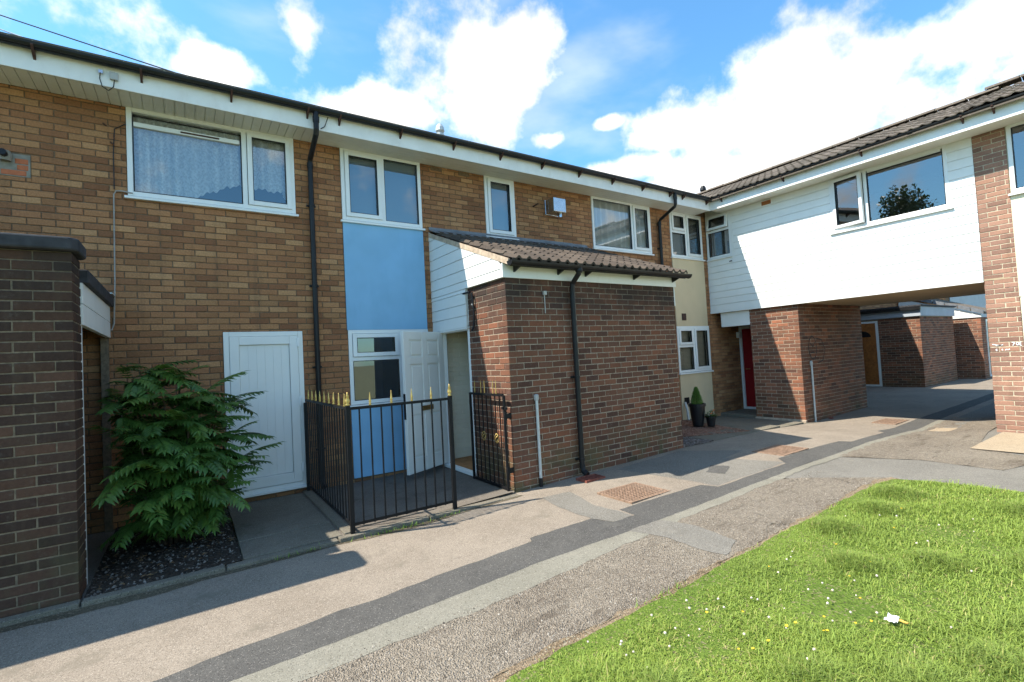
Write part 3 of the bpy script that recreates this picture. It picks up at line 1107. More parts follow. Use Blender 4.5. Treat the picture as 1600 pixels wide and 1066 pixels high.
def eaves(house, f, u0, u1, boards, over=0.44, upto=None, gut=True, roofcut=None, brk=0.85):
    """soffit boards, fascia, gutter with brackets"""
    so = MB()
    if boards == 'across':
        u = u0
        while u < u1 - 0.02:
            e = min(u + 0.098, u1)
            so.box(f, u + 0.002, e - 0.002, 0.004, over - 0.018, ZS + rng.uniform(0, 0.001), ZS + 0.012)
            u += 0.1
    else:
        for k in range(5):
            so.box(f, u0, u1, 0.004 + k * 0.085, 0.004 + k * 0.085 + 0.081, ZS, ZS + 0.012)
    so2 = MB().box(f, u0, u1, 0.002, over - 0.02, ZS + 0.0125, ZS + 0.02)
    s1 = so.build('soffit', 'soffit', house)
    so2.build('soffit_backing', 'soffit', s1)
    MB().box(f, u0, u1, over - 0.018, over, ZS - 0.012, ZS + 0.205).build('fascia', 'fascia', house, bevel=0.003)
    if not gut:
        return
    g = MB()
    n = 8
    prof = [(math.cos(math.pi + math.pi * k / n) * 0.056, math.sin(math.pi + math.pi * k / n) * 0.056) for k in range(n + 1)]
    prof += [(x * 0.9, z * 0.9) for x, z in reversed(prof)]
    pts = [f.p(u0, over + 0.062 + x, ZS + 0.235 + z) for x, z in prof]
    g.prism(pts, f.u * (u1 - u0))
    # union collars
    go = g.build('gutter', 'black', house)
    u = u0 + 0.3
    while u < u1:
        b = MB()
        pr = [(0.0, 0.03), (0.118, 0.03), (0.118, 0.02), (0.07, -0.03), (0.0, -0.075)]
        b.prism([f.p(u, over + x, ZS + 0.19 + z - 0.01) for x, z in pr], f.u * 0.022)
        b.build('gutter_bracket', 'terra', go)
        u += brk
    u = u0 + 1.1
    while u < u1 - 0.2:
        pts = [f.p(u, over + 0.062 + x * 1.12, ZS + 0.235 + z * 1.12) for x, z in prof]
        MB().prism(pts, f.u * 0.06).build('gutter_union', 'black', go)
        u += 2.6


def slab_roof(house, plan, zf, thick, mat, name='roof'):
    top = [Vector((x, y, zf(x, y))) for x, y in plan]
    return MB().prism(top, (0, 0, -thick)).build(name, mat, house)


ZE = 5.02
mainz = lambda x, y: ZE + (y + 0.54) * TANR if y < 2.5 else ZE + (5.54 - y) * TANR
wingz = lambda x, y: ZE + (x - (XB - 0.54)) * TANR if x < 10.75 else ZE + (13.17 - x) * TANR


def main_roof(house, x0, x1):
    slab_roof(house, [(x0, -0.54), (x1, -0.54), (x1, 2.5), (x0, 2.5)], lambda x, y: ZE + (y + 0.54) * TANR, 0.07, 'oldtile')
    slab_roof(house, [(x0, 2.504), (x1, 2.504), (x1, 5.54), (x0, 5.54)], lambda x, y: ZE + (5.54 - y) * TANR, 0.07, 'oldtile')


def body(house, x0, x1, left=True, right=True):
    w = MB()
    w.box(WF, x0, x1, -5.2, -5.0, 0, ZS + 0.2)
    if left:
        w.box(WF, x0, x0 + 0.15, -4.998, -0.22, 0, ZS + 0.2)
    if right:
        w.box(WF, x1 - 0.15, x1, -4.998, -0.22, 0, ZS + 0.2)
    w.build('shell', 'tan_mortar', house)


# ---- house A (far left, white store door)
hA = thing('terraced_house', 'tan brick house with white store door, wide net-curtained window and shrub in front', 'house', (-2.8, 2.5, 0), 'terraced houses')
w1 = (-2.066, -0.289, ZW, ZS + 0.01)
dA = (-1.178, -0.266, 0.126, 2.15)
opsA = [w1, dA]
bA = Brickwork(hA, 'tan', hide=lambda x, y: (x < 128 and y > 365) or (140 < x < 400 and y > 600))
bA.face(MAIN, -5.6, -0.1, 0.0, ZS, opsA + [(-3.10, -2.867, 3.80, 4.035)])
bA.done(variants('tan'))
backing(hA, 'wall', 'tan_mortar', MAIN, -5.6, -0.1, 0, ZS + 0.2, opsA, -0.2, -0.009)
body(hA, -5.6, -0.1)
eaves(hA, MAIN, -5.6, -0.1, 'across')
main_roof(hA, -5.7, -0.1)


def dress1(wo):
    hem = lambda t: ZW + 0.06 if t < 0.34 else ZW + 0.06 + 0.26 * math.sin(min(1, (t - 0.34) / 0.45) * math.pi * 0.62) + 0.012 * math.sin(t * 150) - (0.08 if t > 0.93 else 0)
    curtain_mesh(MAIN, -2.05, -0.30, ZW, ZS, -0.105, 0.17, 0.04, hem).build('curtain', 'lace', wo, recalc=False, smooth=True)
    MB().box(MAIN, -2.0, -0.93, -0.045, 0.004, 4.55, 4.60).build('trickle_vent', 'upvc', wo)
    MB().box(MAIN, -1.55, -1.15, 0.004, 0.008, 4.565, 4.585).build('trickle_grille', 'terra', wo)


window(hA, MAIN, *w1, bars=[('v', -0.88, ZW, ZS)], cells=[(-2.01, -0.91, ZW + 0.055, ZS - 0.08, False), (-0.85, -0.335, ZW + 0.05, ZS - 0.03, True)], dress=dress1)
# white store door
dd = MB()
ring(dd, MAIN, dA[0], dA[1], dA[2], dA[3], 0.06, -0.06, 0.012, 0.05)
do = dd.build('store_door', 'door', hA, label='white panelled store door set in tan brickwork', bevel=0.004)
ring(MB(), MAIN, dA[0] + 0.062, dA[1] - 0.062, dA[2] + 0.055, dA[3] - 0.062, 0.105, -0.04, 0.02, 0.13).build('door_frame', 'door', do, bevel=0.006)
u = dA[0] + 0.17
pw = (dA[1] - dA[0] - 0.34) / 6
for k in range(6):
    MB().box(MAIN, u + k * pw + 0.0004, u + (k + 1) * pw - 0.0004, -0.03, -0.005, dA[2] + 0.19, dA[3] - 0.17).build('plank', 'door', do, bevel=0.001)
MB().box(MAIN, dA[0] + 0.165, dA[1] - 0.165, -0.05, -0.031, dA[2] + 0.18, dA[3] - 0.165).build('door_back', 'door', do)
for z in (2.0, 1.22, 0.36):
    MB().box(MAIN, dA[1] - 0.075, dA[1] - 0.045, 0.0125, 0.032, z - 0.06, z + 0.06).build('hinge', 'upvc', do, bevel=0.004)
MB().box(MAIN, dA[0] - 0.01, dA[1] + 0.01, -0.02, 0.05, dA[2] - 0.03, dA[2]).build('threshold', 'door', do, bevel=0.004)
# repaired patch in the wall with flue stub
MB().box(MAIN, -3.10, -2.869, -0.009, -0.002, 3.80, 4.035).build('cement_patch', 'cement', hA)
for (a, b, z) in ((-2.985, -2.885, 3.96), (-2.97, -2.885, 3.895), (-3.09, -2.90, 3.835)):
    MB().brick(MAIN, a, b, z - 0.025, z + 0.028, -0.01, (0.5, 0.5, 0.5), 0.002).build('repair_brick', 'orangebrick', hA)
MB().lathe((-3.05, -0.03, 3.99), [(0.045, -0.05), (0.05, 0), (0.045, 0.05)]).build('flue_collar', 'cement', hA)
MB().tube([(-3.05, -0.0, 3.99), (-3.05, -0.13, 4.0)], 0.032, 10).build('flue_stub', 'black', hA)
for (x, z) in ((-2.27, 4.52), (-2.21, 4.32)):
    MB().tube([(x, 0.0, z), (x + 0.03, -0.05, z - 0.04)], 0.008, 6).build('bracket_stub', 'terra', hA)

# ---- house B (blue panels)
hB = thing('terraced_house', 'tan brick house with sky blue render panels and tiled brick porch', 'house', (3.5, 2.5, 0), 'terraced houses')
w2 = (0.324, 1.539, ZW, ZS + 0.01)
w3 = (2.7025, 3.313, ZW, ZS + 0.01)
w4 = (5.159, 6.881, ZW, ZS + 0.01)
gw = (0.335, 1.545, 1.105, 2.157)
pu = (0.324, 1.539, 2.157, ZW)
pl_ = (0.335, 1.30, 0.085, 1.105)
opsB = [w2, w3, w4, gw, pu, pl_, (1.70, 4.8, 0.15, 3.2)]
bB = Brickwork(hB, 'tan', hide=lambda x, y: x > 700 and y > 400)
bB.face(MAIN, -0.1, 7.13, 0.0, ZS, opsB)
bB.done(variants('tan'))
backing(hB, 'wall', 'tan_mortar', MAIN, -0.1, 7.13, 0, ZS + 0.2, [w2, w3, w4, gw], -0.2, -0.009)
body(hB, -0.1, 7.13, False, False)
eaves(hB, MAIN, -0.1, 7.13, 'along')
main_roof(hB, -0.1, 7.13)
MB().box(MAIN, pu[0], pu[1], -0.008, 0.014, pu[2], pu[3] - 0.04).build('render_panel', 'blue', hB, label='sky blue render panel between the storeys', bevel=0.004)
MB().box(MAIN, pl_[0], pl_[1] + 0.24, -0.008, 0.014, pl_[2], pl_[3] - 0.04).build('render_panel', 'blue', hB, label='sky blue render panel under the ground floor window', bevel=0.004)


def roller(u0, u1, z0, z1, mat='blind'):
    def fn(wo):
        MB().box(MAIN, u0, u1, -0.10, -0.095, z0, z1).build('blind', mat, wo)
    return fn


window(hB, MAIN, *w2, bars=[('v', 0.93, ZW, ZS)], cells=[(0.375, 0.905, ZW + 0.05, ZS - 0.03, True), (0.958, 1.488, ZW + 0.052, ZS - 0.04, False)], dress=roller(0.35, 1.52, ZW, ZS))
window(hB, MAIN, *w3, cells=[(2.755, 3.26, ZW + 0.05, ZS - 0.03, True)], dress=roller(2.72, 3.30, ZW, ZS))


def dress4(wo):
    curtain_mesh(MAIN, 5.18, 6.86, ZW + 0.02, ZS, -0.105, 0.16, 0.04).build('curtain', 'voile', wo, recalc=False, smooth=True)


window(hB, MAIN, *w4, bars=[('v', 6.30, ZW, ZS)], cells=[(5.212, 6.272, ZW + 0.055, ZS - 0.04, False), (6.328, 6.83, ZW + 0.05, ZS - 0.03, True)], dress=dress4)
window(hB, MAIN, *gw, bars=[('v', 1.09, 1.15, 2.15), ('h', 1.745, 0.34, 1.09)],
       cells=[(0.388, 1.063, 1.772, 2.105, True), (0.388, 1.063, 1.157, 1.718, False), (1.118, 1.49, 1.157, 2.1, False)], sillover=0.03, deep=2.6)
# flue terminal on the wall
fb = MB().box(MAIN, 3.99, 4.28, 0.10, 0.26, 4.24, 4.50).build('flue_terminal', 'alu', hB, label='boxy aluminium flue terminal on the wall', bevel=0.012)
MB().box(MAIN, 3.995, 4.275, 0.0, 0.0995, 4.245, 4.495).build('flue_box', 'alu', fb, bevel=0.005)
MB().box(MAIN, 3.985, 4.285, 0.0, 0.012, 4.235, 4.505).build('flue_plate', 'alu', fb)
MB().tube([(4.2, -0.18, 4.24), (4.2, -0.18, 4.17)], 0.03, 8).build('flue_spigot', 'alu', fb)
MB().tube([(3.72, 0, 4.36), (3.72, -0.12, 4.37), (3.74, -0.14, 4.37)], 0.014, 6).build('overflow_pipe', 'terra', hB)
for u in (1.72, 2.22):
    MB().box(MAIN, u, u + 0.2, -0.004, 0.006, ZS - 0.075, ZS - 0.012).build('air_brick', 'tan_mortar', hB)


def downpipe(house, f, u, top, bottom, over=0.50, shoe=True, off=0.055, knee=4.70, run=0.22, z2=4.46):
    pts = [f.p(u, over, top), f.p(u, over, knee + 0.02), f.p(u, over - 0.02, knee - 0.03), f.p(u, off + 0.03, z2 + 0.03), f.p(u, off, z2 - 0.03), f.p(u, off, bottom)]
    o = MB().tube(pts, 0.034, 12).build('downpipe', 'black', house, smooth=False)
    for z in (top - 0.1, z2 - 0.05):
        MB().tube([f.p(u, off if z < knee else over, z - 0.035), f.p(u, off if z < knee else over, z + 0.035)], 0.041, 12).build('pipe_collar', 'black', o)
    z = z2 - 0.6
    while z > bottom + 0.2:
        m = MB().tube([f.p(u, off, z - 0.015), f.p(u, off, z + 0.015)], 0.040, 12)
        m.box(f, u - 0.06, u + 0.06, 0.0, 0.02, z - 0.014, z + 0.014)
        m.build('pipe_bracket', 'black', o)
        z -= 1.1
    if shoe:
        MB().tube([f.p(u, off, bottom + 0.03), f.p(u, off + 0.03, bottom - 0.03), f.p(u, off + 0.09, bottom - 0.07)], 0.037, 12).build('pipe_shoe', 'black', o)
    return o


downpipe(hB, MAIN, -0.095, 4.95, 0.15)
downpipe(hB, MAIN, 7.125, 4.95, 3.0, shoe=False)

# ---- house C (beige panels, corner)
hC = thing('terraced_house', 'corner house with beige render panels and red door tucked under the bridge', 'house', (8.2, 2.5, 0), 'terraced houses')
w5 = (7.543, 8.70, ZW, ZS + 0.01)
g5 = (7.552, 8.735, 1.108, 2.153)
q1 = (7.543, 8.70, 2.153, ZW)
q2 = (7.552, 8.72, 0.06, 1.108)
opsC = [w5, g5, q1, q2]
bC = Brickwork(hC, 'tan')
bC.face(MAIN, 7.13, 8.87, 0.0, ZS, opsC)
bC.face(MAIN, 8.875, 10.0, 0.0, 2.47, [])
bC.done(variants('tan'))
backing(hC, 'wall', 'tan_mortar', MAIN, 7.13, 10.0, 0, ZS + 0.2, [w5, g5], -0.2, -0.009)
body(hC, 7.13, 12.3, False, True)
eaves(hC, MAIN, 7.13, 8.435, 'along')
slab_roof(hC, [(7.13, -0.54), (8.33, -0.54), (11.37, 2.5), (7.13, 2.5)], lambda x, y: ZE + (y + 0.54) * TANR, 0.07, 'oldtile')
slab_roof(hC, [(7.13, 2.504), (13.2, 2.504), (13.2, 5.54), (7.13, 5.54)], lambda x, y: ZE + (5.54 - y) * TANR, 0.07, 'oldtile')
slab_roof(hC, [(11.37, 2.5), (13.17, -0.5), (13.2, 2.5)], lambda x, y: ZE + (y + 0.54) * TANR - 0.01, 0.06, 'oldtile', 'roof_return')
MB().box(MAIN, q1[0], q1[1], -0.008, 0.014, q1[2], q1[3] - 0.04).build('render_panel', 'beige', hC, bevel=0.004)
MB().box(MAIN, q2[0], q2[1], -0.008, 0.014, q2[2], q2[3] - 0.04).build('render_panel', 'beige', hC, bevel=0.004)
window(hC, MAIN, *w5, bars=[('v', 8.09, ZW, ZS), ('h', 4.31, 7.55, 8.09)],
       cells=[(7.595, 8.063, 4.338, ZS - 0.03, True), (7.595, 8.063, ZW + 0.052, 4.282, False), (8.118, 8.65, ZW + 0.05, ZS - 0.03, True)],
       dress=roller(7.56, 8.69, ZW, ZS, 'room'))


def venetian(u0, u1, z0, z1):
    def fn(wo):
        m = MB()
        z = z0
        while z < z1:
            m.box(MAIN, u0, u1, -0.100, -0.094, z, z + 0.021)
            z += 0.028
        m.build('slat_blind', 'slatblind', wo, kind='stuff')
        MB().box(MAIN, u0, u1, -0.14, -0.135, z0, z1).build('blind_backing', 'room', wo)
    return fn


window(hC, MAIN, *g5, bars=[('v', 8.13, 1.15, 2.15), ('h', 1.70, 7.56, 8.13)],
       cells=[(7.605, 8.10, 1.728, 2.105, True), (7.605, 8.10, 1.16, 1.672, False), (8.158, 8.685, 1.155, 2.105, True)], dress=venetian(7.57, 8.72, 1.13, 2.13))
MB().box(MAIN, 7.74, 7.885, 0.0145, 0.03, 2.285, 2.44).build('air_vent', 'terra', hC, bevel=0.004)
MB().box(MAIN, 7.64, 7.80, 0.0145, 0.035, 0.39, 0.55).build('meter_flap', 'black', hC, bevel=0.004)
MB().tube([(7.62, -0.05, 0.45), (7.58, -0.12, 0.28), (7.55, -0.16, 0.08)], 0.025, 8).build('waste_pipe', 'galv', hC)
# inner porch wall with the red door (faces west)
RD = F((10.0, 0, 0), (0, -1, 0), (-1, 0, 0))
MB().box(RD, -0.01, 0.8, -0.15, -0.05, 0.0, 2.47).build('porch_wall', 'tan_mortar', hC)
rf = ring(MB(), RD, 0.0, 0.93, 0.06, 2.12, 0.065, -0.05, 0.03).build('door_frame', 'upvc', hC, bevel=0.004)
rd = MB().box(RD, 0.067, 0.86, -0.04, 0.0, 0.115, 2.05).build('front_door', 'red', hC, label='deep red front door in a white frame', bevel=0.004)
for (a, b, c, d) in ((0.15, 0.42, 1.25, 1.85), (0.5, 0.78, 1.25, 1.85), (0.15, 0.42, 0.3, 1.0), (0.5, 0.78, 0.3, 1.0)):
    MB().box(RD, a, b, 0.0, 0.012, c, d).build('door_panel', 'red', rd, bevel=0.01)
MB().tube([RD.p(0.14, 0.0, 1.06), RD.p(0.14, 0.05, 1.06), RD.p(0.25, 0.05, 1.06)], 0.012, 8).build('door_handle', 'brass', rd)
MB().box(MAIN, 9.84, 9.99, 0.0, 0.09, 1.84, 1.99).build('porch_lamp', 'upvc', hC, bevel=0.02, label='small white bulkhead lamp beside the red door')
MB().box(WF, 8.98, 10.02, 0.0, 1.0, -0.04, 0.07).build('door_step', 'slab', hC, bevel=0.01)

# ---- bridge over the passage
hW = thing('bridge_house', 'white boarded upper storey bridging the covered passage', 'house', (10.6, -2.4, 2.5), 'terraced houses')
YP = 4.786
w6 = (0.015, 0.645, ZW, ZS + 0.01)
w7 = (2.715, 4.475, ZW, ZS + 0.01)
ZC = 2.48
bw = 0.152
zt = ZC
k = 0
while zt < ZS - 0.01:
    z1 = min(zt + bw, ZS)
    rr = [(0.0, YP - 0.002, zt, z1)]
    for o in (w6, w7):
        rr = cut(rr, o)
    for r in rr:
        if r[3] - r[2] < 0.02 or r[1] - r[0] < 0.02:
            continue
        pr = [(-0.02, r[2] + 0.001), (0.010, r[2] + 0.001), (0.012, r[2] + 0.006), (0.004, r[3] - 0.002), (-0.02, r[3] - 0.002)]
        MB().prism([WING.p(r[0], a, b) for a, b in pr], WING.u * (r[1] - r[0])).build('cladding_board', 'clad', hW)
    zt += bw
backing(hW, 'wall', 'clad', WING, 0.0, YP, ZC + 0.01, ZS + 0.2, [w6, w7], -0.2, -0.0205)
MB().box(WING, 0.0, YP + 0.3, -3.43, -0.0, ZC - 0.03, ZC - 0.002).build('passage_ceiling', 'tansoffit', hW)
MB().box(WING, -0.01, YP, -0.012, 0.022, ZC - 0.045, ZC - 0.0005).build('bottom_trim', 'clad', hW, bevel=0.003)
MB().box(WING, 0.65, 0.69, 0.016, 0.024, ZW - 0.05, ZS).build('corner_trim', 'clad', hW)
MB().box(WING, 0.0, YP, -3.43, -3.25, ZC, ZS + 0.2).build('back_wall', 'cladgrey', hW)
eaves(hW, WING, 0.44, YP + 0.05, 'along', brk=1.35)
window(hW, WING, *w6, bars=[('h', 4.37, 0.02, 0.64)], cells=[(0.07, 0.59, 4.398, ZS - 0.03, True, ('t', 0.16)), (0.07, 0.59, ZW + 0.055, 4.342, False)], sillover=0.01,
       dress=lambda wo: MB().box(WING, 0.03, 0.63, -0.13, -0.125, ZW, ZS).build('blind', 'room', wo))
window(hW, WING, *w7, bars=[('v', 3.31, ZW, ZS)], cells=[(2.765, 3.285, ZW + 0.05, ZS - 0.03, True, ('l', 0.13)), (3.34, 4.42, ZW + 0.055, ZS - 0.085, False)], deep=2.2,
       dress=lambda wo: MB().box(WING, 3.36, 4.40, -0.045, 0.004, ZS - 0.08, ZS - 0.03).build('trickle_vent', 'upvc', wo))
MB().box(WING, 1.40, 1.60, 0.014, 0.022, ZS - 0.12, ZS - 0.035).build('air_vent', 'wood', hW)
MB().box(WING, 1.38, 1.62, 0.012, 0.018, ZS - 0.135, ZS - 0.02).build('vent_frame', 'clad', hW)
MB().tube([WING.p(0.62, 0.0, 3.60), WING.p(0.62, 0.09, 3.58)], 0.012, 6).build('overflow_pipe', 'black', hW)
MB().box(F((XP, 0, 0), (0, -1, 0), (-1, 0, 0)), 0.21, 0.91, -0.1, 0.0, 2.10, ZC - 0.046).build('porch_beam', 'clad', hW, label='white boarded beam over the red door porch', bevel=0.005)
slab_roof(hW, [(8.33, -0.54), (8.33, -4.85), (10.75, -4.85), (10.75, 1.88)], lambda x, y: ZE - 0.035 + (x - 8.33) * TANR, 0.06, 'oldtile')
slab_roof(hW, [(10.754, 1.88), (10.754, -4.85), (13.17, -4.85), (13.17, -0.5)], lambda x, y: ZE - 0.035 + (13.17 - x) * TANR, 0.06, 'oldtile')

# ---- house D right of the passage
hD = thing('terraced_house', 'house with tall brick pillar and cream panel, cut off by the right edge', 'house', (10.6, -7.5, 0), 'terraced houses')
bD = Brickwork(hD, 'pillar')
Y2 = 5.16
zb0 = 0.06
bD.face(WING, YP, Y2, zb0, ZS, [], ends=('a', ''))
PASS = F((XB, -YP, 0), (1, 0, 0), (0, 1, 0))
bD.face(PASS, 0.0, 3.3, zb0, zb0 + 0.15 * 17, [], ends=('b', ''))
bD.face(PASS, 0.0, 0.3, zb0 + 0.15 * 17, ZS, [], ends=('b', ''))
bD.done(variants('pillar'))
pb = MB().box(WF, XB + 0.005, XB + 0.35, YP + 0.005, Y2 - 0.002, 0, ZS + 0.02)
pb.box(WF, XB + 0.351, XB + 3.3, YP + 0.005, YP + 0.2, 0, ZC)
pb.build('wall', 'pillar_mortar', hD)
w8 = (Y2 + 0.015, Y2 + 1.75, ZW, ZS + 0.01)
g8 = (Y2 + 0.015, Y2 + 1.75, 1.1, 2.15)
backing(hD, 'front_wall', 'cream', WING, Y2, 10.5, 0, ZS + 0.2, [w8, g8], -0.22, -0.02)
MB().box(WING, Y2 + 0.0, Y2 + 1.75, -0.018, 0.0, 2.16, ZW - 0.045).build('render_panel', 'cream', hD)
MB().box(WING, Y2 + 0.0, Y2 + 1.75, -0.018, 0.0, 0.1, 1.06).build('render_panel', 'cream', hD)
window(hD, WING, *w8, bars=[('v', Y2 + 1.15, ZW, ZS)], cells=[(Y2 + 0.068, Y2 + 1.12, ZW + 0.055, ZS - 0.04, False), (Y2 + 1.18, Y2 + 1.7, ZW + 0.05, ZS - 0.03, True)])
window(hD, WING, *g8, bars=[('v', Y2 + 1.15, 1.15, 2.15)], cells=[(Y2 + 0.068, Y2 + 1.12, 1.157, 2.1, False), (Y2 + 1.18, Y2 + 1.7, 1.15, 2.1, True)])
eaves(hD, WING, YP + 0.05, 10.5, 'along', brk=1.35)
dD = 0.10
slab_roof(hD, [(8.33, -4.852), (8.33, -10.6), (10.75, -10.6), (10.75, -4.852)], lambda x, y: ZE - 0.035 + (x - 8.33) * TANR, 0.06, 'oldtile')
slab_roof(hD, [(10.754, -4.852), (10.754, -10.6), (13.17, -10.6), (13.17, -4.852)], lambda x, y: ZE - 0.035 + (13.17 - x) * TANR, 0.06, 'oldtile')
MB().box(WF, 8.9, 12.3, 10.3, 10.5, 0, ZS + 0.2).box(WF, 12.1, 12.3, YP + 0.2, 10.29, 0, ZS + 0.2).build('shell', 'tan_mortar', hD)
# chalk marks on the pillar: writing "70E" and smears
ck = MB()


def stroke(mb, f, pts, w, d=0.003):
    for (a, b), (c, e) in zip(pts[:-1], pts[1:]):
        L = math.hypot(c - a, e - b) or 1
        nx, nz = -(e - b) / L * w / 2, (c - a) / L * w / 2
        q = [(a + nx, b + nz), (c + nx, e + nz), (c - nx, e - nz), (a - nx, b - nz)]
        mb.prism([f.p(u, d, z) for u, z in q], f.n * 0.0006)


zc0 = 1.425
for pts in ([(5.035, zc0 + 0.05), (5.07, zc0 + 0.05), (5.045, zc0)],
            [(5.085, zc0 + 0.045), (5.10, zc0 + 0.05), (5.113, zc0 + 0.028), (5.10, zc0 + 0.002), (5.085, zc0 + 0.02), (5.085, zc0 + 0.045)],
            [(5.14, zc0 + 0.05), (5.124, zc0 + 0.05), (5.124, zc0), (5.142, zc0)], [(5.124, zc0 + 0.027), (5.136, zc0 + 0.027)]):
    stroke(ck, WING, pts, 0.011)
for pts in ([(4.82, zc0 + 0.03), (4.87, zc0 + 0.018), (4.93, zc0 + 0.012)], [(4.86, zc0 + 0.008), (4.94, zc0 + 0.02)],
            [(4.87, zc0 - 0.045), (4.855, zc0 - 0.055), (4.87, zc0 - 0.072)], [(4.925, zc0 - 0.045), (4.93, zc0 - 0.068)],
            [(4.96, zc0 - 0.066), (4.975, zc0 - 0.048), (4.99, zc0 - 0.062), (5.01, zc0 - 0.046)]):
    stroke(ck, WING, pts, 0.014)
ck.build('chalk_writing', 'chalk', hD, label='white chalk marks reading 70E on the pillar')

# ---- tiles of the wing roofs
def tile_mesh(key, w=0.30, L=0.40, roll=0.028, th=0.016):
    out = []
    for i in range(10):
        mb = MB()
        n = 14
        rc = (rng.random(), rng.random(), rng.random())
        top, bot = [], []
        for k in range(n + 1):
            s = k / n
            ph = (s * 2) % 1.0
            h = roll * max(0.0, math.sin(math.pi * (ph - 0.42) / 0.52)) if ph > 0.42 and ph < 0.94 else 0.0
            top.append((s * w - w / 2, h))
        b = 0
        for yy, dz in ((0.0, 0.0), (L, -0.0)):
            for (x_, h) in top:
                mb.v.append(Vector((x_, yy, h + th)))
        for (x_, h) in top:
            mb.v.append(Vector((x_, 0.0, h)))
        m = n + 1
        for k in range(n):
            mb.f.append((k, k + 1, m + k + 1, m + k))
            mb.f.append((2 * m + k, 2 * m + k + 1, k + 1, k))
        mb.col(len(mb.v), rc)
        me = mb.mesh('roof_tile', recalc=False)
        me.materials.append(M[key])
        out.append(me)
    return out


OLD = tile_mesh('oldtile', 0.30, 0.40, 0.022)
NEW = tile_mesh('tile', 0.30, 0.40, 0.036, 0.034)


def lay_tiles(house, o, ux, uy, cols, rows, meshes, ok=None, gauge=0.32, w=0.30, tilt=0.02, jig=0.004):
    o, ux, uy = Vector(o), Vector(ux).normalized(), Vector(uy).normalized()
    nz = ux.cross(uy).normalized()
    if nz.z < 0:
        nz = -nz
    for r in range(rows):
        for c in range(cols):
            p = o + ux * (w * (c + 0.5)) + uy * (gauge * r)
            if ok and not ok(p + uy * gauge * 0.5):
                continue
            p = p + nz * rng.uniform(0, jig) + uy * rng.uniform(-jig, jig)
            yv = (uy + nz * -0.045).normalized()
            zv = ux.cross(yv)
            if zv.z < 0:
                zv = -zv
            xv = yv.cross(zv)
            p = p + nz * 0.018
            mw = Matrix(((xv.x, yv.x, zv.x, p.x), (xv.y, yv.y, zv.y, p.y), (xv.z, yv.z, zv.z, p.z), (0, 0, 0, 1)))
            inst('roof_tile', rng.choice(meshes), house, mw)


sl = Vector((1, 0, TANR)).normalized()
lay_tiles(hW, (8.31, -4.84, ZE - 0.045), (0, 1, 0), sl, 23, 8, OLD, ok=lambda p: p.y < -0.55 + (p.x - 8.33) + 0.1)
lay_tiles(hD, (8.31, -10.54, ZE + 0.0 - 0.045 + 0.02), (0, 1, 0), sl, 19, 8, OLD)
for hh, y0, y1, dz in ((hW, -4.84, 1.8, 0.0), (hD, -10.5, -4.86, 0.06)):
    y = y0
    while y < y1:
        m = MB()
        n = 8
        pr = [(math.cos(math.pi * k / n) * 0.12, math.sin(math.pi * k / n) * 0.07) for k in range(n + 1)]
        pr += [(a * 0.85, b * 0.8 - 0.004) for a, b in reversed(pr)]
        jz = rng.uniform(-0.006, 0.006)
        m.prism([(10.75 + a, y + 0.005, ZE + 0.035 + (10.75 - 8.33) * TANR + b - 0.03 + dz + jz) for a, b in pr], (0, 0.44, 0), (rng.random(), 0.5, 0.5))
        m.build('ridge_tile', 'oldtile', hh)
        y += 0.45

# flues above the roofs
for (x, y, z, hh, lb) in ((2.93, 2.0, 6.0, hB, 'silver and dark roof flue'), (11.9, 2.0, 6.1, hC, 'dark roof flue')):
    m = MB().lathe((x, y, z), [(0.06, 0), (0.06, 0.28), (0.085, 0.29), (0.085, 0.36), (0.06, 0.38), (0.095, 0.42), (0.085, 0.50), (0.05, 0.56)], 12)
    m.build('roof_flue', 'galv' if hh is hB else 'black', hh, label=lb, smooth=False)

# ------------------------------------------------------------------ porch of house B
pB = thing('brick_porch', 'brown brick porch with tiled lean-to roof and white boarded gable end', 'porch', (3.3, -1.0, 0), 'brick porches')
XS, XS2, YS, ZT = 1.67, 4.847, -2.046, 2.625
SF = F((XS, YS, 0), (1, 0, 0), (0, -1, 0))
SL = F((XS, YS, 0), (0, 1, 0), (-1, 0, 0))      # left face, u runs back towards the house
SR = F((XS2, YS, 0), (0, 1, 0), (1, 0, 0))
bp_ = Brickwork(pB, 'brown')
WS = XS2 - XS
bp_.face(SF, 0, WS, 0.0, ZT, [], ends=('a', ''))
bp_.face(SL, 0, 0.95, 0.0, ZT, [], ends=('b', ''))
bp_.face(SR, 0, 2.04, 0.0, ZT, [], ends=('b', ''))
bp_.done(variants('brown'))
wl = MB()
wl.box(WF, XS + 0.005, XS2 - 0.005, -YS - 0.22, -YS - 0.005, -0.05, ZT + 0.005)
wl.box(WF, XS + 0.005, XS + 0.2, -YS - 0.95 + 0.004, -YS - 0.2205, -0.05, ZT + 0.005)
wl.box(WF, XS2 - 0.2, XS2 - 0.005, 0.21, -YS - 0.2205, -0.05, ZT + 0.005)
wl.build('wall', 'brown_mortar', pB)
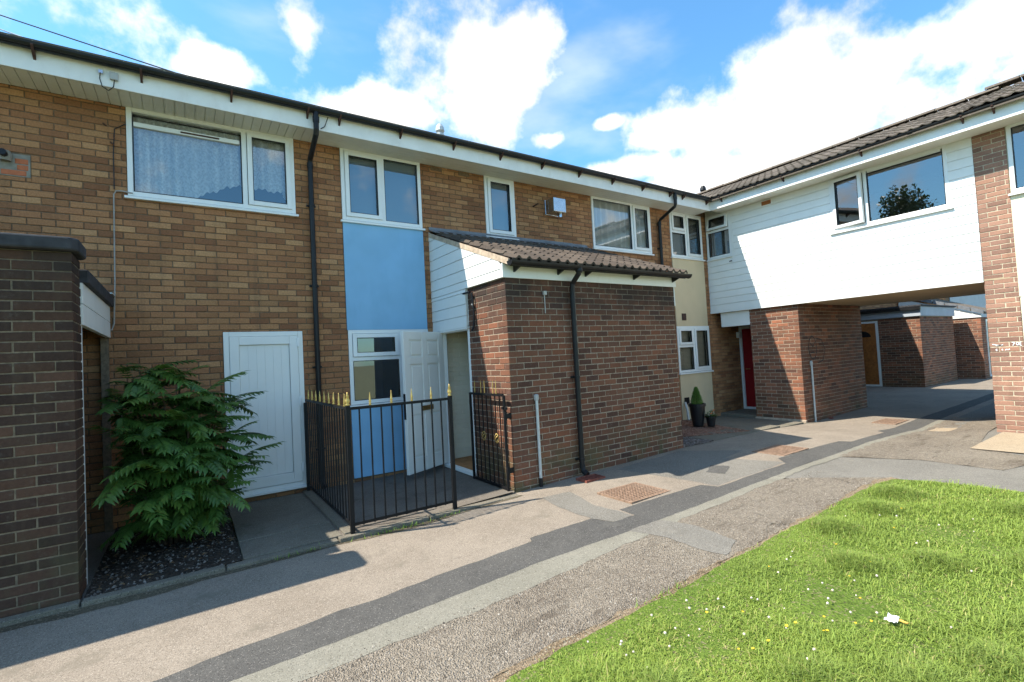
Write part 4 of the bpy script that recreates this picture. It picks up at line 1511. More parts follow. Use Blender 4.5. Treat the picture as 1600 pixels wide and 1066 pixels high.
# inside of the hall: floor, cream painted brick wall
MB().box(WF, XS + 0.02, XS2 - 0.21, 0.02, 1.8, -0.03, 0.125).build('hall_floor', 'mat', pB)
hb = MB()
for kz in range(26):
    zz = 0.13 + kz * 0.075
    uu = XS + 0.03 - (kz % 2) * 0.1125
    while uu < XS2 - 0.21:
        a, b = max(uu, XS + 0.03), min(uu + 0.217, XS2 - 0.21)
        if b - a > 0.02:
            hb.brick(F((0, -0.075, 0), (1, 0, 0), (0, -1, 0)), a, b, zz, zz + 0.068, -0.03, (0.5, 0.5, 0.5))
        uu += 0.225
hb.build('painted_brickwork', 'creambrick', pB, kind='stuff')
MB().box(WF, XS + 0.021, XS2 - 0.21, 0.045, 0.069, 0.126, 2.4).build('hall_wall', 'creambrick', pB)
MB().box(WF, XS + 0.21, XS + 0.3, 0.94, 1.78, 0.126, 2.4).build('partition', 'creambrick', pB)
MB().box(WF, XS + 0.02, XS2 - 0.02, 0.08, 1.82, 2.38, 2.42).build('hall_ceiling', 'soffit', pB)
# doorway frame in the left face
DF = F((XS, 0, 0), (0, -1, 0), (-1, 0, 0))
fm = MB()
fm.box(DF, 0.19, 0.25, -0.07, 0.0, 0.12, 2.12)
fm.box(DF, 1.04, 1.095, -0.07, 0.0, 0.12, 2.12)
fm.box(DF, 0.2505, 1.0395, -0.07, 0.0, 2.06, 2.12)
fm.build('door_frame', 'upvc', pB, bevel=0.004)
MB().box(DF, 0.17, 1.10, -0.07, 0.055, 0.07, 0.12).build('threshold', 'upvc', pB, bevel=0.006)
MB().box(DF, 0.0, 0.19, -0.1, -0.002, 0.0, 2.12).build('jamb_wall', 'tan_mortar', pB)
sb_ = Brickwork(pB, 'brown', most=0)
MB().box(DF, 0.19, 1.09, -0.10, -0.004, -0.03, 0.07).build('step_riser', 'brown', pB)
# open panelled front door, swung out
hx, hy = XS - 0.01, -0.235
dv = Vector((0.846 - hx, -0.609 - hy, 0)).normalized()
DD = F((hx, hy, 0), dv, Vector((dv.y, -dv.x, 0)) * (1 if Vector((dv.y, -dv.x, 0)).y < 0 else -1))
WD = 0.84
dz0, dz1 = 0.13, 2.09
dm = MB().box(DD, 0.0, WD, -0.022, 0.012, dz0, dz1)
fd = dm.build('front_door', 'door', pB, label='open white six-panel front door with brass letterbox', bevel=0.003)
stiles = MB()
bz = [dz0, dz0 + 0.20, dz0 + 0.80, dz0 + 0.93, dz0 + 1.50, dz0 + 1.60, dz0 + 1.84, dz1]
for (a, b) in ((0.0, 0.115), (WD / 2 - 0.05, WD / 2 + 0.05), (WD - 0.115, WD)):
    stiles.box(DD, a, b, 0.0121, 0.026, dz0, dz1)
for (za, zb_) in ((bz[0], bz[1]), (bz[2], bz[3]), (bz[4], bz[5]), (bz[6], bz[7])):
    stiles.box(DD, 0.1155, WD / 2 - 0.0505, 0.0121, 0.0255, za, zb_)
    stiles.box(DD, WD / 2 + 0.0505, WD - 0.1155, 0.0121, 0.0255, za, zb_)
stiles.build('door_stile', 'door', fd, bevel=0.005)
for (za, zb_) in ((bz[1], bz[2]), (bz[3], bz[4]), (bz[5], bz[6])):
    for (a, b) in ((0.115, WD / 2 - 0.05), (WD / 2 + 0.05, WD - 0.115)):
        MB().box(DD, a + 0.03, b - 0.03, 0.0121, 0.024, za + 0.03, zb_ - 0.03).build('door_panel', 'door', fd, bevel=0.011)
MB().box(DD, WD / 2 - 0.13, WD / 2 + 0.13, 0.0265, 0.036, dz0 + 0.835, dz0 + 0.905).build('letterbox', 'brass', fd, bevel=0.006)
MB().box(DD, WD - 0.004, WD + 0.003, -0.02, 0.018, dz0 + 0.75, dz0 + 1.1).build('lock_plate', 'black', fd)
# gable boards on the left
GT = F((XS, 0, 0), (0, -1, 0), (-1, 0, 0))
rz = lambda u: 3.62 - u * (3.62 - 2.79) / 2.25      # underside of the roof at depth u
k = 0
z = 2.10
while z < 3.62:
    z1 = z + 0.158
    lo_u1 = 1.10 if z < ZT - 0.03 else 2.06
    for (za, zb_, ue) in ([(z, min(z1, ZT), 1.10), (max(z, ZT), z1, 2.06)] if z < ZT < z1 else [(z, z1, lo_u1)]):
        if zb_ - za < 0.01:
            continue
        um = lambda zz: min(ue, (3.60 - zz) * 2.25 / (3.62 - 2.79))
        ua, ub = um(za + 0.002), um(zb_ - 0.003)
        if ua < 0.03:
            continue
        ub = max(ub, 0.005)
        pts = [GT.p(0.003, 0.022, za + 0.002), GT.p(ua, 0.022, za + 0.002), GT.p(ub, 0.016, zb_ - 0.003), GT.p(0.003, 0.016, zb_ - 0.003)]
        MB().prism(pts, GT.n * 0.018).build('cladding_board', 'clad', pB)
    z = z1
MB().box(GT, 0.0, 1.10, -0.09, 0.0385, 2.075, 2.099).build('gable_trim', 'clad', pB, bevel=0.003)
MB().prism([GT.p(0.0, -0.06, 2.13), GT.p(1.1, -0.06, 2.13), GT.p(1.1, -0.06, ZT), GT.p(2.04, -0.06, ZT), GT.p(2.04, -0.06, rz(2.04) - 0.02), GT.p(0, -0.06, 3.58)], GT.n * 0.07).build('gable_wall', 'clad', pB)
# fascia, roof, gutter
MB().box(SF, -0.045, WS + 0.03, 0.006, 0.028, ZT - 0.005, ZT + 0.17).build('fascia', 'upvc', pB, bevel=0.003)
MB().box(SF, WS + 0.002, WS + 0.02, -2.0, 0.004, ZT - 0.3, ZT + 0.1).build('end_trim', 'upvc', pB)
RX0, RX1 = XS - 0.03, XS2 + 0.08
ro = MB().prism([(RX0, -2.22, 2.775), (RX1, -2.22, 2.775), (RX1, -0.012, 3.625), (RX0, -0.012, 3.625)], (0, 0, -0.045))
ro.build('roof', 'felt', pB)
lay_tiles(pB, (RX0 + 0.0, -2.25, 2.772), (1, 0, 0), (0, 2.25, 0.865), 11, 8, NEW, gauge=0.30, w=(RX1 - RX0) / 11, jig=0.003)
# verge mortar and flashing
vg = MB()
vg.prism([(RX0 - 0.012, -2.2, 2.75), (RX0 - 0.012, -0.02, 3.59), (RX0 - 0.012, -0.02, 3.66), (RX0 - 0.012, -2.2, 2.825)], (0.035, 0, 0))
vg.build('verge_mortar', 'mort_fill', pB)
fl = MB()
nfl = 9
for k in range(nfl):
    xa = RX0 + (RX1 - RX0) * k / nfl
    xb_ = RX0 + (RX1 - RX0) * (k + 1) / nfl + 0.04
    jz = rng.uniform(-0.004, 0.006)
    fl.prism([(xa, -0.004, 3.76 + jz), (xa, -0.016, 3.76 + jz), (xa, -0.03, 3.712 + jz), (xa, -0.23, 3.632 + jz), (xa, -0.23, 3.622 + jz), (xa, -0.02, 3.70 + jz)], (xb_ - xa, 0, 0))
fl.build('flashing', 'lead', pB)
g = MB()
n = 8
prof = [(math.cos(math.pi + math.pi * k / n) * 0.056, math.sin(math.pi + math.pi * k / n) * 0.056) for k in range(n + 1)]
prof += [(x * 0.9, zz * 0.9) for x, zz in reversed(prof)]
g.prism([(RX0 - 0.02, -2.255 - 0.0 + a, 2.79 + b) for a, b in prof], (RX1 - RX0 + 0.06, 0, 0))
gt = g.build('gutter', 'black', pB)
for xe in (RX0 - 0.03, RX1 + 0.03):
    MB().prism([(xe, -2.255 + a * 1.08, 2.79 + b * 1.08) for a, b in prof[:9]], (0.012, 0, 0)).build('gutter_stop', 'black', gt)
for xx in (1.78, 2.47, 2.95, 3.9, 4.78):
    MB().prism([(xx, -2.076, 2.785), (xx, -2.20, 2.75), (xx, -2.20, 2.735), (xx, -2.076, 2.69)], (0.025, 0, 0)).build('gutter_bracket', 'black', gt)
dp = MB().tube([(2.69, -2.255, 2.75), (2.69, -2.245, 2.69), (2.69, -2.115, 2.58), (2.69, -2.10, 2.44), (2.69, -2.10, 0.16)], 0.034, 12).build('downpipe', 'black', pB)
MB().tube([(2.69, -2.10, 0.2), (2.69, -2.12, 0.13), (2.69, -2.19, 0.09)], 0.038, 12).build('pipe_shoe', 'black', dp)
MB().lathe((2.69, -2.255, 2.70), [(0.04, 0), (0.05, 0.02), (0.05, 0.07)], 12).build('gutter_outlet', 'black', dp)
for zz in (1.35, 0.28):
    MB().tube([(2.69, -2.10, zz - 0.015), (2.69, -2.10, zz + 0.015)], 0.04, 12).box(WF, 2.62, 2.76, 2.05, 2.07, zz - 0.014, zz + 0.014).build('pipe_bracket', 'black', dp)
# fittings on the porch walls
MB().box(SF, 0.565, 0.61, 0.0, 0.035, 2.425, 2.475).build('sensor_box', 'grey', pB, bevel=0.004)
MB().tube([(2.256, -2.056, 2.425), (2.26, -2.054, 2.19)], 0.006, 6).build('sensor_cable', 'grey', pB)
MB().tube([(2.03, -2.072, 0.15), (2.03, -2.072, 1.10)], 0.019, 10).build('conduit', 'galv', pB, label='thin grey metal conduit on the porch front')
MB().lathe((2.03, -2.07, 1.10), [(0.024, 0), (0.03, 0.02), (0.03, 0.07), (0.012, 0.08)], 10).build('conduit_cap', 'grey', pB)
MB().tube([(2.03, -2.072, 0.03), (2.03, -2.072, 0.15)], 0.023, 10).build('conduit_foot', 'black', pB)
MB().tube([(XS - 0.05, -1.06, 2.56), (XS - 0.05, -1.25, 2.56)], 0.012, 6).build('bracket', 'iron', pB)
MB().tube([(XS - 0.03, -1.27, 2.55), (XS - 0.03, -1.30, 2.3), (XS - 0.04, -1.30, 2.08), (XS - 0.07, -1.29, 2.03)], 0.014, 6).build('hook_bar', 'iron', pB)
MB().lathe((XS - 0.03, -1.28, 2.36), [(0.018, 0), (0.022, 0.02), (0.01, 0.05)], 8).build('hook_knob', 'alu', pB)

# ------------------------------------------------------------------ neighbour's porch at the left edge
pN = thing('brick_porch', 'dark brick flat-roofed porch cut off by the left edge', 'porch', (-4.0, -1.0, 0), 'brick porches')
XN = -2.262
NF = F((XN, YS, 0), (-1, 0, 0), (0, -1, 0))
NR = F((XN, YS, 0), (0, 1, 0), (1, 0, 0))
bn = Brickwork(pN, 'dark')
bn.face(NF, 0, 3.2, 0.0, ZT, [], ends=('a', ''))
bn.face(NR, 0, 0.33, 0.0, ZT, [], ends=('b', ''))
bn.done(variants('dark'))
MB().box(WF, XN - 3.2, XN - 0.005, -YS - 0.32, -YS - 0.005, -0.05, ZT).build('wall', 'dark_mortar', pN)
MB().box(WF, XN - 0.9, XN - 0.8, 0.0, 1.72, 0, 2.44).build('inner_wall', 'dark_mortar', pN)
NG = F((XN, 0, 0), (0, -1, 0), (1, 0, 0))
MB().box(NG, 1.645, 1.72, -0.07, -0.004, 0.0, 2.1).build('door_post', 'upvc', pN, bevel=0.004)
MB().box(NG, 0.003, 0.06, -0.07, -0.004, 0.0, 2.1).build('door_post', 'dark_mortar', pN)
for za in (2.10, 2.275):
    MB().box(NG, 0.003, 1.715, -0.03, 0.012, za + 0.002, za + 0.171).build('cladding_board', 'clad', pN, bevel=0.002)
MB().box(WF, XN - 3.3, XN + 0.05, 0.002, 1.69, 2.448, 2.56).build('roof', 'felt', pN, bevel=0.01)
MB().prism([(XN - 3.3, -1.70, ZT + 0.005), (XN + 0.02, -1.70, ZT + 0.005), (XN + 0.045, -1.75, ZT + 0.005), (XN + 0.045, -2.06, ZT + 0.005), (XN + 0.0, -2.115, ZT + 0.005), (XN - 3.3, -2.115, ZT + 0.005)], (0, 0, 0.10)).build('coping', 'felt', pN, bevel=0.015)
MB().box(WF, XN - 0.02, XN + 0.06, 0.004, 0.25, 2.562, 2.575).build('flashing', 'galv', pN)

# ------------------------------------------------------------------ store under the bridge
pP = thing('brick_store', 'brown brick store under the bridge beside the red door', 'store', (10.4, -1.3, 0), 'brick stores by the passage')
PFf = F((XP, -1.95, 0), (0, 1, 0), (-1, 0, 0))
PSf = F((XP, -1.95, 0), (1, 0, 0), (0, -1, 0))
PL = F((XP, -0.80, 0), (1, 0, 0), (0, 1, 0))
bs_ = Brickwork(pP, 'store')
bs_.face(PFf, 0, 1.04, 0.05, ZC - 0.03, [], ends=('a', ''))
bs_.face(PSf, 0, 3.0, -0.10, ZC - 0.03, [], ends=('b', ''))
bs_.done(variants('store'))
MB().box(WF, XP + 0.005, XP + 3.0, 0.92, 1.945, -0.05, ZC - 0.032).build('wall', 'store_mortar', pP)
pl2 = MB()
pl2.box(WF, XP - 0.03, XP + 0.02, 0.90, 1.965, -0.06, 0.05)
pl2.build('plinth', 'mort_fill', pP, bevel=0.006)
MB().tube([(9.28, -1.975, -0.02), (9.28, -1.975, 1.16)], 0.019, 8).build('conduit', 'galv', pP)
MB().lathe((9.28, -1.972, 1.15), [(0.024, 0), (0.03, 0.02), (0.03, 0.08), (0.012, 0.1)], 8).build('conduit_cap', 'grey', pP)
gr = MB()
cx, cz = 0.50, 1.52
oval = [(cx + 0.17 * math.cos(a), cz + 0.24 * math.sin(a)) for a in np.linspace(0, 6.28, 22)]
stroke(gr, PSf, oval, 0.022)
stroke(gr, PSf, [(cx + 0.15, cz + 0.2), (cx + 0.42, cz + 0.16), (cx + 0.55, cz - 0.05), (cx + 0.42, cz - 0.28), (cx + 0.2, cz - 0.33)], 0.02)
stroke(gr, PSf, [(cx - 0.1, cz + 0.1), (cx + 0.02, cz + 0.02), (cx + 0.1, cz + 0.12)], 0.018)
stroke(gr, PSf, [(cx - 0.08, cz - 0.1), (cx + 0.08, cz - 0.1)], 0.02)
gr.build('graffiti', 'graf', pP, label='faint dark sprayed scribble on the brick side')

# ------------------------------------------------------------------ beyond the passage
hE = thing('terraced_house', 'tan brick house seen beyond the passage', 'house', (19, 2.5, 0), 'terraced houses')
bE = Brickwork(hE, 'tan')
bE.face(MAIN, 12.45, 26, 2.2, 3.9, [], back=-0.03)
bE.done(variants('tan'))
backing(hE, 'wall', 'tan_mortar', MAIN, 12.32, 46, 0, ZS + 0.2, [], -0.2, -0.009)
MB().box(MAIN, 26.5, 40, 0.002, 0.03, 0.5, 4.6).build('cladding', 'cladgrey', hE)
MB().box(MAIN, 24.2, 25.2, 0.002, 0.05, 3.3, 4.3).build('window', 'black', hE)
body(hE, 12.32, 46, False, True)
main_roof(hE, 13.2, 46.2)
eaves(hE, MAIN, 12.32, 46, 'along', brk=4.0)

pQ = thing('brick_store', 'flat-roofed brown brick store with orange wooden door beyond the passage', 'store', (18.4, -0.8, 0.09), 'brick stores by the passage')
XQ, YQ, ZQ, zq0 = 16.9, -1.655, 2.25, 0.06
QF = F((XQ, YQ, 0), (0, 1, 0), (-1, 0, 0))
QS = F((XQ, YQ, 0), (1, 0, 0), (0, -1, 0))
bq = Brickwork(pQ, 'store')
bq.face(QF, 0, 1.08, zq0, ZQ, [], ends=('a', ''))
bq.face(QS, 0, 3.1, zq0, ZQ, [], ends=('b', ''))
bq.done(variants('store'))
MB().box(WF, XQ + 0.005, XQ + 3.1, 0.01, 1.65, 0, ZQ).build('wall', 'store_mortar', pQ)
QD = F((XQ, 0, 0), (0, -1, 0), (-1, 0, 0))
ring(MB(), QD, -0.35, 0.565, 0.1, 2.2, 0.06, -0.02, 0.03).build('door_frame', 'upvc', pQ)
qd = MB().box(QD, -0.29, 0.505, -0.02, 0.02, 0.16, 2.14).build('front_door', 'wood', pQ, label='orange brown wooden door with a fan light')
fan = [QD.p(0.108 + 0.26 * math.cos(a), 0.021, 1.70 + 0.2 * math.sin(a)) for a in np.linspace(0, math.pi, 12)]
MB().prism(fan, QD.n * 0.008).build('fan_light', 'black', qd)
for (a, b, c, d) in ((-0.2, 0.06, 0.3, 0.85), (0.16, 0.42, 0.3, 0.85), (-0.2, 0.06, 0.98, 1.6), (0.16, 0.42, 0.98, 1.6)):
    MB().box(QD, a, b, 0.0201, 0.032, c, d).build('door_panel', 'wood', qd, bevel=0.01)
MB().box(WF, XQ - 0.06, XQ + 3.15, -0.0, 1.70, ZQ + 0.005, ZQ + 0.30).build('fascia', 'cladgrey', pQ, bevel=0.01)
MB().box(WF, XQ - 0.12, XQ + 3.2, -0.0, 1.74, ZQ + 0.302, ZQ + 0.35).build('roof', 'felt', pQ)
MB().box(WF, XQ - 0.13, XQ - 0.06, 0.0, 1.72, ZQ + 0.20, ZQ + 0.29).build('gutter', 'black', pQ)

pR = thing('brick_porch', 'brown brick porch with a bright white gable at the far end of the passage', 'porch', (22, -1, 0.1), 'brick porches')
XR, YR, ZR = 20.5, -2.24, 2.17
RF = F((XR, YR, 0), (0, 1, 0), (-1, 0, 0))
RS = F((XR, YR, 0), (1, 0, 0), (0, -1, 0))
br_ = Brickwork(pR, 'store')
br_.face(RF, 0, 2.2, 0.08, ZR, [], ends=('a', ''))
br_.face(RS, 0, 3.0, 0.08, ZR, [(0.5, 1.3, 0.15, 2.1)], ends=('b', ''))
br_.done(variants('store'))
MB().box(WF, XR + 0.005, XR + 3.0, 0.01, -YR - 0.005, 0, ZR).build('wall', 'store_mortar', pR)
MB().box(RS, 0.6, 1.2, -0.001, 0.01, 0.2, 2.05).build('front_door', 'black', pR)
ring(MB(), RS, 0.5, 1.3, 0.15, 2.1, 0.07, -0.005, 0.02).build('door_frame', 'upvc', pR)
gpts = [RF.p(-0.02, 0.0, ZR + 0.003), RF.p(2.2, 0.0, ZR + 0.003), RF.p(2.2, 0.0, ZR + 0.9), RF.p(-0.02, 0.0, ZR + 0.1)]
MB().prism(gpts, RF.n * 0.03).build('gable_panel', 'clad', pR)
MB().prism([(XR - 0.08, YR - 0.1, ZR + 0.1), (XR - 0.08, 0, ZR + 0.98), (XR - 0.08, 0, ZR + 1.06), (XR - 0.08, YR - 0.1, ZR + 0.18)], (3.2, 0, 0)).build('roof', 'oldtile', pR)
for k in range(7):
    a = k / 7
    y0, y1 = YR - 0.1 + 2.3 * a, YR - 0.1 + 2.3 * (a + 0.9 / 7)
    z0, z1 = ZR + 0.1 + 0.88 * a, ZR + 0.1 + 0.88 * (a + 0.9 / 7)
    MB().prism([(XR - 0.1, y0, z0), (XR - 0.1, y1, z1), (XR - 0.1, y1, z1 + 0.12), (XR - 0.1, y0, z0 + 0.12)], (0.1, 0, 0)).build('verge_tile', 'lead', pR)

# ------------------------------------------------------------------ railings and gate
fn_ = thing('railing', 'black iron railing with gold spear finials before the blue panel', 'railing', (0.25, -2.0, 0.03))


def finial(parent, p, big=False):
    prof = ([(0.018, 0), (0.022, 0.012), (0.012, 0.022), (0.026, 0.04), (0.024, 0.05), (0.012, 0.085), (0.016, 0.09), (0.006, 0.115), (0.004, 0.13)] if big else
            [(0.010, 0), (0.014, 0.012), (0.008, 0.022), (0.013, 0.032), (0.010, 0.06), (0.004, 0.115), (0.001, 0.13)])
    MB().lathe(p, prof, 8).build('finial', 'gold', parent, smooth=True)


def post(parent, x, y, z0, z1, w=0.02):
    MB().box(WF, x - w, x + w, -y - w, -y + w, z0, z1).build('post', 'iron', parent, bevel=0.003)


YFn = -2.095
for (x, y) in ((-0.27, YFn), (0.83, YFn), (-0.27, -0.05)):
    post(fn_, x, y, 0.0 if y < -1 else 0.02, 1.265 if y < -1 else 1.2)
    if y < -1:
        finial(fn_, (x, y, 1.265), True)
for z in (0.12, 1.235):
    MB().box(WF, -0.2495, 0.8095, -YFn - 0.006, -YFn + 0.006, z - 0.014, z + 0.014).build('rail', 'iron', fn_)
    MB().box(WF, -0.276, -0.264, 0.0705, -YFn - 0.0205, z - 0.014, z + 0.014).build('rail', 'iron', fn_)
for k in range(9):
    x = -0.27 + 1.1 * (k + 1) / 10
    MB().box(WF, x - 0.0065, x + 0.0065, -YFn - 0.0065, -YFn + 0.0065, 0.1, 1.249).build('bar', 'iron', fn_)
    if k % 2 == 1:
        finial(fn_, (x, YFn, 1.249))
nb = 18
for k in range(nb):
    y = -0.05 - (2.045) * (k + 1) / (nb + 1)
    MB().box(WF, -0.2765, -0.2635, -y - 0.0065, -y + 0.0065, 0.1, 1.249).build('bar', 'iron', fn_)
    if k % 2 == 1:
        finial(fn_, (-0.27, y, 1.249))
ga = thing('gate', 'open black iron gate with gold spikes against the porch side', 'gate', (1.6, -1.6, 0.04))
gx = XS - 0.075
ya, yb = -1.17, -2.0
for y in (ya, yb):
    MB().box(WF, gx - 0.014, gx + 0.014, -y - 0.014, -y + 0.014, 0.06, 1.21 if y == ya else 1.20).build('stile', 'iron', ga, bevel=0.003)
for z in (0.085, 1.20):
    MB().box(WF, gx - 0.013, gx + 0.013, -ya + 0.0145, -yb - 0.0145, z - 0.014, z + 0.014).build('rail', 'iron', ga)
for k in range(7):
    y = ya + (yb - ya) * (k + 1) / 8
    MB().box(WF, gx - 0.006, gx + 0.006, -y - 0.006, -y + 0.006, 0.099, 1.186).build('bar', 'iron', ga)
for (x, y) in ((0, -1.30), (0, -1.46), (0, -1.55), (0, -1.76), (0, -1.83)):
    MB().lathe((gx, y, 1.214), [(0.008, 0), (0.009, 0.02), (0.006, 0.05), (0.006, 0.12), (0.001, 0.17)], 6).build('finial', 'gold', ga)
for y in (ya + (yb - ya) * 3 / 8, ya + (yb - ya) * 6 / 8):
    m = MB()
    for s in range(4):
        ph = s * math.pi / 2
        pts = [(gx + 0.03 * math.sin(math.pi * q / 14) * math.cos(ph + q * 0.28), y + 0.03 * math.sin(math.pi * q / 14) * math.sin(ph + q * 0.28), 0.60 + 0.13 * q / 14) for q in range(15)]
        m.tube(pts, 0.004, 5)
    m.build('twisted_basket', 'gold', ga, smooth=True)
for z in (0.95, 0.30):
    MB().box(WF, gx - 0.02, XS + 0.002, 2.0, 2.035, z - 0.03, z + 0.03).build('hinge', 'iron', ga, bevel=0.006)
    MB().lathe((gx, -2.018, z - 0.05), [(0.02, 0), (0.02, 0.1)], 8).build('hinge_pin', 'iron', ga)
MB().box(WF, gx - 0.014, gx + 0.014, 1.95, 2.05, 1.03, 1.06).build('latch', 'iron', ga)

# ------------------------------------------------------------------ drain covers
def grate(name, x0, x1, y0, y1, nx, ny, mat, label, dz=0.012):
    zz = gz((x0 + x1) / 2, (y0 + y1) / 2) + dz
    o = thing(name, label, 'drain cover', ((x0 + x1) / 2, (y0 + y1) / 2, zz), 'drain covers')
    f = F((0, 0, 0), (1, 0, 0), (0, -1, 0))
    fr = MB()
    b = 0.025
    fr.box(f, x0, x1, -y1, -y1 + b, zz - 0.04, zz).box(f, x0, x1, -y0 - b, -y0, zz - 0.04, zz)
    fr.box(f, x0, x0 + b, -y1 + b, -y0 - b, zz - 0.04, zz - 0.0005).box(f, x1 - b, x1, -y1 + b, -y0 - b, zz - 0.04, zz - 0.0005)
    fr.build('frame', mat, o)
    MB().box(f, x0 + b, x1 - b, -y1 + b, -y0 - b, zz - 0.05, zz - 0.009).build('plate', mat, o)
    for i in range(nx):
        for j in range(ny):
            cx_ = x0 + b + (x1 - x0 - 2 * b) * (i + 0.5) / nx
            cy_ = y0 + b + (y1 - y0 - 2 * b) * (j + 0.5) / ny
            w, h = (x1 - x0 - 2 * b) / nx * 0.33, (y1 - y0 - 2 * b) / ny * 0.33
            MB().box(f, cx_ - w, cx_ + w, -cy_ - h, -cy_ + h, zz - 0.0085, zz - 0.0005).build('stud', mat, o)
    return o


grate('manhole_cover', 2.27, 2.90, -3.32, -2.80, 14, 11, 'rust', 'rusty studded manhole cover nearest the brick porch')
grate('manhole_cover', 5.2, 5.9, -3.40, -2.94, 14, 11, 'rust', 'rusty studded manhole cover half in the porch shadow')
grate('manhole_cover', 9.6, 10.3, -3.25, -2.85, 8, 6, 'rust', 'brown manhole cover at the mouth of the passage')
o = thing('gully_cover', 'small red gully grid below the porch downpipe', 'drain cover', (2.65, -2.28, 0.06), 'drain covers')
zz = gz(2.65) + 0.02
mbq = MB().box(WF, 2.5, 2.8, 2.2, 2.38, zz - 0.04, zz - 0.012)
mbq.build('tray', 'redrust', o)
fr = MB().box(WF, 2.49, 2.81, 2.19, 2.2, zz - 0.04, zz + 0.006).box(WF, 2.49, 2.81, 2.38, 2.39, zz - 0.04, zz + 0.006)
fr.box(WF, 2.49, 2.5, 2.2, 2.38, zz - 0.04, zz + 0.006).box(WF, 2.80, 2.81, 2.2, 2.38, zz - 0.04, zz + 0.006)
fr.build('frame', 'redrust', o)
for k in range(6):
    MB().box(WF, 2.53 + k * 0.045, 2.55 + k * 0.045, 2.2, 2.38, zz - 0.011, zz).build('grid_bar', 'redrust', o)

# ------------------------------------------------------------------ cables
c1 = MB().tube([(-2.02, -0.02, 3.755), (-2.12, -0.02, 3.765), (-2.17, -0.02, 3.76), (-2.19, -0.02, 3.72), (-2.195, -0.018, 3.2), (-2.20, -0.02, 2.7), (-2.215, -0.018, 2.26), (-2.235, -0.02, 2.19), (-2.33, -0.02, 2.18)], 0.0075, 6)
tag(c1.build('wall_cable', 'cable'), 'grey cable running down the brick wall below the wide window', 'cable')
c2 = MB().tube([(-2.07, -0.02, 4.55), (-2.17, -0.016, 4.47), (-2.185, -0.014, 4.2), (-2.185, -0.014, 3.78)], 0.006, 6)
tag(c2.build('wall_cable', 'black'), 'thin black cable left of the wide window', 'cable')


def sag(a, b, s, n=24):
    a, b = Vector(a), Vector(b)
    return [a.lerp(b, k / n) - Vector((0, 0, s * 4 * (k / n) * (1 - k / n))) for k in range(n + 1)]


tag(MB().tube(sag((-1.335, -0.52, 4.995), (-11.85, 7.55, 10.65), 0.04), 0.007, 6).build('overhead_wire', 'black'), 'long overhead wire rising from the gutter, the upper of two', 'wire')
tag(MB().tube(sag((-2.70, -0.53, 5.0), (-9.0, 17.0, 14.9), 0.04), 0.007, 6).build('overhead_wire', 'black'), 'short overhead wire at the top left corner, the lower of two', 'wire')
jb = thing('junction_box', 'grey cable junction box with looped wire under the gutter', 'junction box', (-2.12, -0.46, 4.85))
MB().box(MAIN, -2.16, -2.09, 0.442, 0.475, 4.82, 4.90).build('case', 'grey', jb, bevel=0.005)
MB().box(MAIN, -2.25, -2.215, 0.442, 0.465, 4.865, 4.90).build('clip', 'alu', jb)
MB().tube([(-2.235, -0.462, 4.87), (-2.24, -0.47, 4.8), (-2.22, -0.47, 4.72), (-2.17, -0.47, 4.69), (-2.13, -0.465, 4.74), (-2.12, -0.46, 4.82)], 0.005, 6).build('loop_wire', 'black', jb)
tag(MB().tube([(0.06, -0.49, 4.92), (0.02, -0.46, 4.80), (-0.06, -0.42, 4.745), (-0.09, -0.35, 4.75)], 0.006, 6).build('eaves_cable', 'black'), 'short black cable hanging from the eaves at the downpipe', 'cable')

# ------------------------------------------------------------------ shrub
def leaflet(mb, o, d, n, L, w, c):
    """pointed toothed leaflet, folded along the midrib"""
    d, n = d.normalized(), n.normalized()
    s = d.cross(n).normalized()
    mid = [o, o + d * L * 0.35, o + d * L * 0.7 - n * L * 0.05, o + d * L - n * L * 0.14]
    for sg in (-1, 1):
        ed = [o, o + d * L * 0.2 + s * sg * w * 0.9 + n * w * 0.22, o + d * L * 0.32 + s * sg * w * 0.72 + n * w * 0.15,
              o + d * L * 0.55 + s * sg * w * 1.0 + n * w * 0.18, o + d * L * 0.66 + s * sg * w * 0.6 + n * w * 0.05, mid[3]]
        b = len(mb.v)
        mb.v += mid[1:3] + ed
        mb.col(8, c)
        mb.f += [(b + 2, b + 3, b + 4, b), (b, b + 4, b + 5, b + 1), (b + 1, b + 5, b + 6, b + 7)]


def frond_mesh(key, L, n, seed):
    r = random.Random(seed)
    mb = MB()
    arch = r.uniform(0.35, 0.7)
    pts = []
    for k in range(8):
        s = k / 7
        pts.append(Vector((L * s * (1 - 0.12 * arch * s), 0.02 * math.sin(s * 3 + seed), L * (0.12 * s - arch * 0.5 * s * s))))
    base = r.uniform(0.25, 0.75)
    mb.tube(pts, [0.004 - 0.0026 * k / 7 for k in range(8)], 4, (base, 0.5, 0.5))
    for i in range(n):
        s = 0.14 + 0.84 * i / (n - 1)
        k = min(6, int(s * 7))
        p = pts[k].lerp(pts[k + 1], s * 7 - k)
        td = (pts[k + 1] - pts[k]).normalized()
        up = Vector((0, 1, 0)).cross(td) * -1
        for sg in (-1, 1):
            d = td * 0.62 + Vector((0, sg * 1, 0)) * 0.85 + Vector((0, 0, -0.28 + r.uniform(-0.12, 0.12)))
            ll = L * 0.30 * (1 - 0.35 * abs(s - 0.45)) * r.uniform(0.88, 1.1)
            leaflet(mb, p, d, Vector((0, 0, 1)) + Vector((0, -sg * 0.25, 0)), ll, ll * 0.20, (min(1, max(0, base + r.uniform(-0.2, 0.3))), 0.5, 0.5))
    td = (pts[7] - pts[6]).normalized()
    leaflet(mb, pts[7], td, Vector((0, 0, 1)), L * 0.24, L * 0.04, (min(1, base + 0.2), 0.5, 0.5))
    me = mb.mesh('frond', recalc=False)
    me.materials.append(M[key])
    return me


